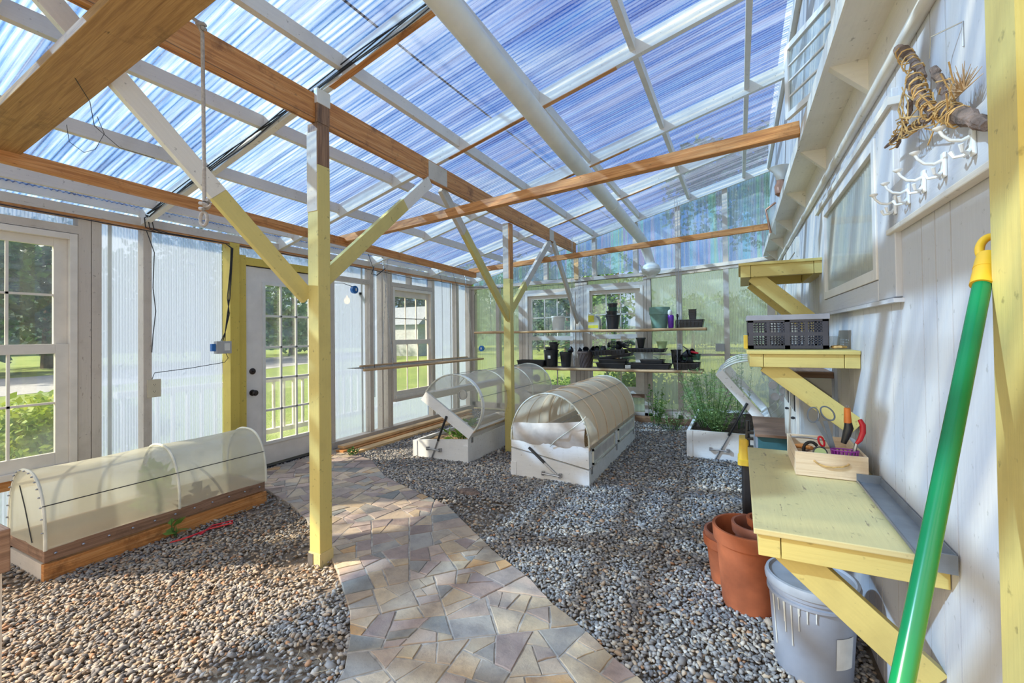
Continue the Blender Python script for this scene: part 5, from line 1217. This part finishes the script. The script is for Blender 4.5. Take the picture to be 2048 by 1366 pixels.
for a, b, r, n_ in (((DX - .01, 1.61, 2.14), (DX - .01, 1.52, 2.04), .017, 4), ((DX - .02, 1.50, 2.02), (DX - .02, 1.39, 1.87), .015, 11), ((DX, 1.395, 1.88), (DX, 1.29, 1.815), .020, 7), ((DX, 1.77, 1.93), (DX, 1.68, 1.965), .010, 4), ((DX, 1.66, 1.925), (DX, 1.50, 1.90), .011, 6), ((DX, 1.60, 2.03), (DX, 1.56, 2.07), .011, 3)): wrap(a, b, r, n_)
R3 = random.Random(3)
A_ = [(1.70, 1.955), (1.66, 1.98), (1.60, 2.03), (1.56, 2.08), (1.75, 1.935)]; B_ = [(1.45, 1.93), (1.50, 2.02), (1.42, 1.89), (1.36, 1.86), (1.55, 1.91), (1.62, 1.92)]
for i in range(14):
    a = R3.choice(A_); b = R3.choice(B_); mid = Vector((DX - .03 + R3.uniform(-.01, .03), (a[0] + b[0]) / 2 + R3.uniform(-.01, .01), (a[1] + b[1]) / 2 + R3.uniform(-.012, .012)))
    tw.tube([(DX - .012, a[0] + R3.uniform(-.02, .02), a[1] + R3.uniform(-.02, .02)), mid, (DX - .02, b[0] + R3.uniform(-.02, .02), b[1] + R3.uniform(-.02, .02))], .0017, 5)
for i in range(26):
    p0 = Vector((DX - .01, 1.39 + R3.uniform(-.10, .05), 1.88 + R3.uniform(-.05, .03))); tw.tube([p0, p0 + Vector((R3.uniform(-.03, .0), R3.uniform(-.04, .04), R3.uniform(-.045, .05)))], .0018, 4)
tw.build('twine_wrapping', M['twine'], t)
MB().tube([(DX, 1.455, 2.035), (DX - .004, 1.43, 2.075), (.478, 1.40, 2.078), (.478, 1.40, 2.02)], .0022, 5).build('hanging_wire', M['metal'], t)
sp_ = MB()
for i in range(60): 
    p0 = Vector((DX + .01, 1.33 + R3.uniform(-.03, .03), 1.88)); sp_.tube([p0, p0 + Vector((R3.uniform(-.02, .02), R3.uniform(-.05, .04), R3.uniform(.01, .05)))], [.0018, .0005], 4)
sp_.build('dried_sprig', M['bamboo'], t)

# ================================================================ WIRING AND SMALL FITTINGS
c = MB()
for k in range(4):   # bundle along the left face of the second rafter, then over the plate
    oy = -.024 - .006 * (k % 2); oz = .012 + .011 * k; pts = []
    for i in range(25):
        x = -4.28 + 4.6 * i / 24; pts.append((x, 1.93 + oy - .010 * abs(math.sin(i * .9 + k)), zr(x) + oz + .010 * math.sin(i * .8 + k * 1.7)))
    c.tube(pts, .0042, 6)
tag(c.build('cable_bundle', M['cable']), 'bundle of black cables tied along the white rafter over the post', 'cable')
c = MB()
for k in range(3):
    c.tube([(-4.28, 1.90 - .01 * k, zr(-4.28) + .02), (-4.34 + .01 * k, 1.90 + .02 * k, 2.36), (-4.37, 1.92 + .03 * k, 2.29), (-4.40, 2.02 + .04 * k, 2.268 + .006 * k), (-4.43, 2.3, 2.288), (-4.43, 2.6, 2.284), (-4.40, 2.64 + .008 * k, 2.24), (-4.40, 2.625 + .008 * k, 2.0), (-4.40, 2.60 + .012 * k, 1.75), (-4.40, 2.62 - .01 * k, 1.6), (-4.41, 2.585, 1.42), (-4.44, 2.56 + .02 * k, 1.33)], .0042, 6)
tag(c.build('cable_drop', M['cable']), 'black cables dropping beside the yellow door post to the junction box', 'cable')
c = MB(); c.tube([(-4.44, 2.60, 1.235), (-4.44, 2.63, 1.17), (-4.445, 2.60, 1.13), (-4.45, 2.3, 1.095), (-4.45, 2.02, 1.075), (-4.45, 2.0, 1.02)], .003, 6)
tag(c.build('thin_cable', M['cable']), 'thin black cable sagging from the junction box to the outlet', 'cable')
c = MB(); c.tube([(-4.42, 1.95, 2.27), (-4.43, 2.01, 2.1), (-4.43, 2.00, 1.8), (-4.43, 2.02, 1.6), (-4.43, 2.00, 1.4), (-4.44, 1.995, 1.25)], .0035, 6); tag(c.build('thin_cable', M['cable']), 'thin black cable hanging down the stud above the outlet', 'cable')
c = MB(); c.tube([(-4.41, .1, 2.292), (-4.405, .8, 2.283), (-4.41, 1.4, 2.278), (-4.41, 2.0, 2.272), (-4.42, 2.6, 2.282), (-4.41, 3.4, 2.275), (-4.41, 4.2, 2.268), (-4.405, 4.8, 2.258), (-4.40, 5.4, 2.235), (-4.40, 6.0, 2.262), (-4.39, 6.9, 2.235), (-4.30, 7.06, 2.25), (-3.6, 7.06, 2.19), (-2.6, 7.06, 2.20), (-2.1, 7.06, 2.23), (-1.3, 7.05, 2.25)], .0042, 6)
tag(c.build('eave_cable', M['cable']), 'long black cable sagging under the eave of the left wall and round the corner', 'cable')
c = MB(); c.tube([(-1.19, 7.07, 2.22), (-1.19, 7.07, 1.9), (-1.17, 7.06, 1.5), (-1.19, 7.06, 1.2), (-1.15, 6.9, 1.02), (-1.05, 6.75, .99)], .004, 6); tag(c.build('thin_cable', M['cable']), 'black cable running down the far wall stud behind the green planters', 'cable')
c = MB(); c.tube([(-4.32, 7.07, 2.16), (-4.36, 7.07, 2.1), (-4.36, 7.07, 1.5), (-4.36, 7.06, 1.15)], .004, 6); tag(c.build('thin_cable', M['cable']), 'black cable in the far left corner down to the blue box', 'cable')
t = thing('junction_box', 'weathered square junction box with a switch beside the yellow door post', 'junction box', (-4.43, 2.575, 1.21))
MB().box(-4.455, -4.405, 2.505, 2.645, 1.215, 1.335).build('box_body', M['cab'], t, bevel=.004); MB().box(-4.405, -4.401, 2.575, 2.625, 1.245, 1.315).build('switch_plate', M['ivory'], t, bevel=.001); MB().box(-4.455, -4.42, 2.47, 2.505, 1.24, 1.31).build('blue_side_box', M['cobalt'], t, bevel=.003)
t = thing('power_outlet', 'beige duplex power outlet on the left wall stud', 'outlet', (-4.44, 2.02, .87))
MB().box(-4.450, -4.443, 1.965, 2.065, .868, 1.02).build('cover_plate', M['beige'], t, bevel=.002)
for zz in (.915, .973):
    T_ = Matrix.Translation((-4.443, 2.015, zz)) @ Matrix.Rotation(math.pi / 2, 4, 'Y'); s_ = MB(T_).lathe((0, 0, 0), [(.017, -.001), (.017, .002), (.001, .002)], 16).build('socket', M['beige'], t)
    mm = MB(); mm.box(-4.4415, -4.4405, 2.006, 2.009, zz, zz + .008); mm.box(-4.4415, -4.4405, 2.021, 2.024, zz, zz + .008); mm.box(-4.4415, -4.4405, 2.013, 2.017, zz - .010, zz - .006); mm.build('slots', M['black'], s_)
def blue_box(label, x, y, z, ax):
    t = thing('blue_electrical_box', label, 'junction box', (x, y, z - .045)); R_ = Matrix.Rotation(math.pi / 2, 4, 'Y') if ax == 'x' else Matrix.Rotation(math.pi / 2, 4, 'X')
    T_ = Matrix.Translation((x, y, z)) @ R_
    MB(T_).lathe((0, 0, 0), [(.048, -.02), (.052, .0), (.052, .025), (.044, .028), (.001, .02)], 24).build('box_body', M['cobalt'], t, smooth=True)
    (MB().box(x + .026, x + .030, y + .0, y + .022, z - .018, z + .018) if ax == 'x' else MB().box(x - .01, x + .012, y - .030, y - .026, z - .018, z + .018)).build('switch_plate', M['ivory'], t)
blue_box('round blue electrical box on the left wall panel beside the nearest brace', -4.53, 4.32, 1.985, 'x')
blue_box('small blue electrical box at the left end of the far wall under the upper shelf', -4.22, 7.08, 1.12, 'y')
c = MB(); c.tube([(-4.5, 3.9, 2.03), (-4.5, 4.1, 2.05), (-4.51, 4.28, 2.02)], .004, 6); tag(c.build('thin_cable', M['cable']), 'short black cable feeding the round blue box', 'cable')
tag(MB().box(-.30, -.185, 7.06, 7.10, 1.09, 1.20).build('grey_box', M['cab'], bevel=.003), 'grey square box fixed to the far wall stud right of the shelves', 'electrical box')
# rope with knot
rx_, ry_ = -2.06, 1.16
t = thing('hanging_rope', 'grey rope hanging from the brown plank with a knotted loop end', 'rope', (-2.1, 1.12, 1.80))
a = Vector((-1.865, .985, 2.60)); zb = 1.85
MB().tube([a + Vector((-.0, -.20, .05)), a + Vector((0, -.1, .02)), a + Vector((0, .005, .0)), a + Vector((-.01, .03, -.03)), a + Vector((-.005, .03, -.3)), (a.x - .0, a.y + .03, zb + .05)], .0068, 10).build('rope_length', M['rope'], t, smooth=True)
kx, ky = a.x, a.y + .03; kn = MB()
kn.tube([(kx + .016 * math.cos(i * .9), ky + .014 * math.sin(i * .9), zb + .055 - .006 * i / 2) for i in range(14)], .0072, 8)
kn.tube(oval((kx - .004, ky, zb - .018), .016, .026, (1, .3, 0), (0, 0, 1), 18), .0065, 8, closed=True); kn.tube([(kx, ky, zb + .03), (kx + .03, ky, zb + .026), (kx + .045, ky, zb + .034)], [.007, .005, .003], 6); MB().tube([(a.x + .01 * math.cos(i * 1.1), a.y + .02 + .014 * math.sin(i * 1.1), a.z - .02 + .003 * i) for i in range(10)], .007, 8).build('hitch', M['rope'], t, smooth=True)
kn.build('knot', M['rope'], t, smooth=True)
tag(MB().tube([(-2.45, .80, 2.50), (-2.6, .93, 2.44), (-2.72, .99, 2.38), (-2.8, 1.12, 2.34), (-2.86, 1.3, 2.36)], .0016, 5).build('thin_wire', M['cable']), 'thin bent wire hanging under the brown overhead plank', 'wire')
tag(MB().tube([(-2.93, .96, 2.42), (-3.02, 1.0, 2.37), (-3.0, 1.05, 2.33), (-2.9, 1.06, 2.33), (-2.78, 1.05, 2.38), (-2.72, 1.0, 2.43)], .0014, 5).build('thin_wire', M['cable']), 'looped thin wire at the far edge of the brown overhead plank', 'wire')
# lamp on the upper house wall
t = thing('wall_lamp', 'glass and copper wall lamp above the house ledge near the far wall', 'wall lamp', (.34, 4.15, 2.5))
MB().lathe((.325, 4.25, 2.60), [(.03, 0), (.035, .03), (.05, .07), (.085, .105), (.082, .107), (.047, .075), (.03, .03)], 28, caps=False).build('flared_shade', M['ivory'], t, smooth=True)
MB().lathe((.325, 4.25, 2.47), [(.02, 0), (.04, .02), (.045, .08), (.03, .11), (.028, .14)], 24).build('lamp_body', M['copper'], t, smooth=True); MB().beam((.325, 4.25, 2.58), (.42, 4.25, 2.60), .03, .02).build('wall_arm', M['copper'], t)
t = thing('copper_lantern', 'copper framed glass panel beside the ledge near the far wall', 'lamp', (.27, 4.8, 2.3)); MB().prism([(.245, 4.8, 2.50), (.325, 4.8, 2.56), (.325, 4.8, 2.26), (.28, 4.8, 2.30)], (0, .006, 0)).build('glass_panel', M['film_vclear'], t); MB().tube([(.325, 4.795, 2.56), (.245, 4.795, 2.50), (.262, 4.795, 2.40), (.282, 4.795, 2.28)], .010, 8).build('copper_edge', M['copper'], t, smooth=True)

# low cabinet and chest beyond the bench
t = thing('storage_cabinet', 'small grey cabinet with paned doors and a brown board on top, against the house wall', 'cabinet', (.37, 3.75, 0))
MB().box(.335, .478, 3.32, 4.25, .10, 1.09).build('cabinet_body', M['cab'], t, bevel=.003)
MB().box(.275, .478, 3.10, 4.28, 1.09, 1.125).build('top_board', M['deck'], t)
for k, (a, b) in enumerate(((3.36, 3.76), (3.78, 4.20))):
    d_ = MB().box(.318, .335, a, b, .55, 1.03).build('door', M['sash'], t, bevel=.002)
    MB().box(.316, .319, a + .05, b - .05, .84, .99).build('pane', M['dark'], d_); mm = MB()
    for j in range(1, 4): yy = a + .05 + (b - a - .1) * j / 4; mm.box(.313, .318, yy - .006, yy + .006, .84, .99)
    mm.build('muntins', M['sash'], d_); MB().lathe((.305, a + .06, .79), [(.004, 0), (.012, .004), (.012, .014), (.004, .018)], 10).build('knob', M['black'], d_)
t = thing('leaning_board', 'large flat grey board standing on end in front of the cabinet', 'board', (.42, 3.25, .0))
MB().prism([(.325, 2.97, .0), (.455, 2.97, .0), (.448, 2.97, 1.10), (.315, 2.97, 1.10)], (0, .02, 0)).build('panel', M['cab'], t)
t = thing('wooden_chest', 'teal painted chest with a weathered brown plank top past the bench', 'chest', (.28, 4.7, 0))
MB().box(.13, .44, 4.33, 5.16, .0, .478).build('chest_body', M['teal'], t, bevel=.003)
for a, b in ((4.29, 4.58), (4.585, 4.88), (4.885, 5.20)): MB().beam((.108, (a + b) / 2, .490), (.455, (a + b) / 2, .490), b - a, .022).build('lid_plank', M['deck'], t, bevel=.002)
MB().box(.118, .13, 4.33, 5.16, .05, .478).build('side_panel', M['slate'], t)

# ================================================================ OUTSIDE
t = thing('porch_railing', 'white porch railing with square balusters seen through the door glass', 'railing', (-5.6, 3.9, 0))
for z_ in (.80, .12): MB().box(-5.64, -5.56, 2.2, 6.4, z_ - .03, z_ + .03).build('rail', M['white_clean'], t)
for k in range(28): MB().box(-5.615, -5.585, 2.25 + .15 * k, 2.28 + .15 * k, .14, .78).build('baluster', M['white_clean'], t)
t = thing('porch_lamp', 'glowing yellow porch lamp blurred behind the left wall panel', 'lamp', (-4.75, 4.45, 1.8))
MB().lathe((-4.80, 4.45, 1.86), [(.008, -.045), (.03, -.035), (.042, 0), (.03, .035), (.012, .05), (.01, .08)], 16).build('bulb', M['bulb'], t, smooth=True); MB().box(-4.86, -4.545, 4.43, 4.47, 1.93, 1.96).build('bracket', M['black'], t)
def crown(mb, c, rx_, rz_, n, L, seed):
    """leafy crown: clumps of leaves on a lumpy shell"""
    R_ = random.Random(seed); cl = []
    for i in range(16):
        a = R_.uniform(0, 6.28); e_ = R_.uniform(-.8, 1); r = math.sqrt(max(0, 1 - e_ * e_ * .8)); cl.append(Vector((c[0] + rx_ * .62 * r * math.cos(a), c[1] + rx_ * .62 * r * math.sin(a), c[2] + rz_ * .62 * e_)))
    for i in range(n):
        k = cl[R_.randrange(16)]; d = Vector((R_.gauss(0, 1), R_.gauss(0, 1), R_.gauss(0, 1))).normalized(); p_ = k + Vector((d.x * rx_ * .5, d.y * rx_ * .5, d.z * rz_ * .42)) * R_.uniform(.6, 1)
        d2 = Vector((R_.gauss(0, 1), R_.gauss(0, 1), R_.gauss(0, .6))).normalized(); s_ = d2.cross(Vector((R_.gauss(0, 1), R_.gauss(0, 1), R_.gauss(0, 1)))).normalized(); n0 = len(mb.v); l_ = L * R_.uniform(.6, 1.3)
        for q_ in (p_, p_ + d2 * l_ * .5 + s_ * l_ * .32, p_ + d2 * l_, p_ + d2 * l_ * .5 - s_ * l_ * .32): mb._a(q_)
        mb.poly((n0, n0 + 1, n0 + 2, n0 + 3))
def tree(name, label, x, y, h, r, mt, seed, cat='tree', group=None, n=5200, conifer=False, L=.26):
    t = thing(name, label, cat, (x, y, -.1), group); MB().tube([(x, y, -.1), (x + .1, y, h * .35), (x, y + .1, h * .8)], [.035 * h, .022 * h, .006 * h], 8).build('trunk', M['trunk'], t)
    mb = MB()
    if conifer:
        R_ = random.Random(seed)
        for i in range(n):
            f = R_.random() ** .8; z_ = h * (1 - f * .92); rr_ = r * f * R_.uniform(.35, 1) * (1 + .25 * math.sin(z_ * 6)); a = R_.uniform(0, 6.28); p_ = Vector((x + rr_ * math.cos(a), y + rr_ * math.sin(a), z_ - .15 * rr_)); d2 = Vector((math.cos(a), math.sin(a), -.25)); s_ = Vector((-math.sin(a), math.cos(a), R_.uniform(-.6, .6))); n0 = len(mb.v)
            for q_ in (p_, p_ + d2 * L * .4 + s_ * L * .35, p_ + d2 * L * 1.1, p_ + d2 * L * .4 - s_ * L * .35): mb._a(q_)
            mb.poly((n0, n0 + 1, n0 + 2, n0 + 3))
    else: crown(mb, (x, y, h * .47), r, h * .56, n, L, seed)
    mb.build('crown', M[mt], t); return t
TR = [(-23, 7, 6.0, 3.2, 'leaf_dark', 'dark leafy tree across the lawn filling the nearest left window'),
 (-21, 3.2, 5.6, 3.0, 'leaf_mid', 'lighter tree at the frame edge outside the nearest left window'),
 (-22, 12, 6.3, 3.4, 'leaf_dark', 'dark tree blurred behind the left panel between outlet and yellow door post'),
 (-24, 18, 6.6, 3.8, 'leaf_mid', 'leafy tree seen through the door glass'),
 (-21, 23, 6.6, 3.8, 'leaf_dark', 'dark tree seen behind the second left window'),
 (-19, 28.5, 7.0, 3.8, 'leaf_mid', 'tree blurred behind the last panel of the left wall'),
 (-16, 33, 8, 3.8, 'leaf_dark', 'dark tree blurred behind the left panel of the far wall'),
 (-11.2, 31, 8.2, 4.0, 'leaf_dark', 'large dark tree filling the left far window'),
 (-3.6, 42, 5.2, 4.4, 'leaf_mid', 'distant low tree beyond the far wall behind the seed trays'),
 (1.8, 38, 5.0, 3.8, 'leaf_dark', 'distant dark tree beyond the far wall right of the shelves'),
 (6.5, 36, 6, 3.8, 'leaf_mid', 'distant tree beyond the far wall behind the crate shelf')]
for i, (x, y, h, r, mt, lb) in enumerate(TR):
    k_ = 1.4 if x < -15 else 1.0
    tree('leafy_tree', lb, x * k_, y * k_, h * k_ * .92, r * k_, mt, 20 + i, L=.30 * k_)
t = thing('tall_tree', 'tall tree whose high crown darkens the right end of the far gable panels', 'tree', (.2, 20, -.1)); MB().tube([(1.6, 20.5, -.1), (1.3, 20.4, 4), (.2, 20, 8)], [.20, .15, .05], 8).build('trunk', M['trunk'], t); mb = MB(); crown(mb, (.2, 20, 7.0), 2.9, 2.7, 5200, .26, 77); mb.build('crown', M['leaf_dark'], t)
tree('conifer', 'pointed blue green conifer seen through the right far window, left of the pot stack', -7.6, 26, 5.3, 2.4, 'leaf_dark', 60, conifer=True, n=3400, L=.30)
tree('open_tree', 'taller loose tree seen through the right far window behind the pot stack', -5.4, 22.5, 5.6, 2.1, 'leaf_mid', 61, n=1500, L=.26)
def bush(name, label, x, y, h, r, mt, seed, n=3600, L=.075, group=None):
    mb = MB(); crown(mb, (x, y, h * .45), r, h * .5, n, L, seed); return tag(mb.build(name, M[mt]), label, 'bush', group)
bush('bush', 'yellow green bush outside the nearest left window', -6.0, 1.55, .95, .75, 'leaf_bush', 70)
bush('bush', 'low green bush outside the left wall at the frame edge', -6.8, 2.5, .7, .7, 'leaf', 71)
bush('bush', 'green shrub growing outside below the right far window', -1.7, 8.3, .85, .8, 'leaf', 72, n=2200)
bush('bush', 'yellow green shrub outside behind the climbing weeds', -.5, 8.5, .75, .8, 'leaf_bush', 73, n=2200)
bush('bush', 'leafy shrub outside below the left far window', -3.0, 8.7, .5, .8, 'leaf', 74, n=1600)
bush('tall_weeds', 'tall weeds outside beyond the tipped up lid', .9, 8.6, .9, .6, 'leaf', 75, n=1600)
t = thing('farm_building', 'distant grey building across the lawn seen through the second left window', 'building', (-24, 28, 0)); 
MB().box(-24.5, -20.5, 25.5, 28.5, -.1, 2.2).build('wall', M['siding'], t); MB().prism([(-24.8, 25.2, 2.2), (-24.8, 28.8, 2.2), (-24.8, 27, 3.6)], (4.6, 0, 0)).build('roof', M['slate'], t)
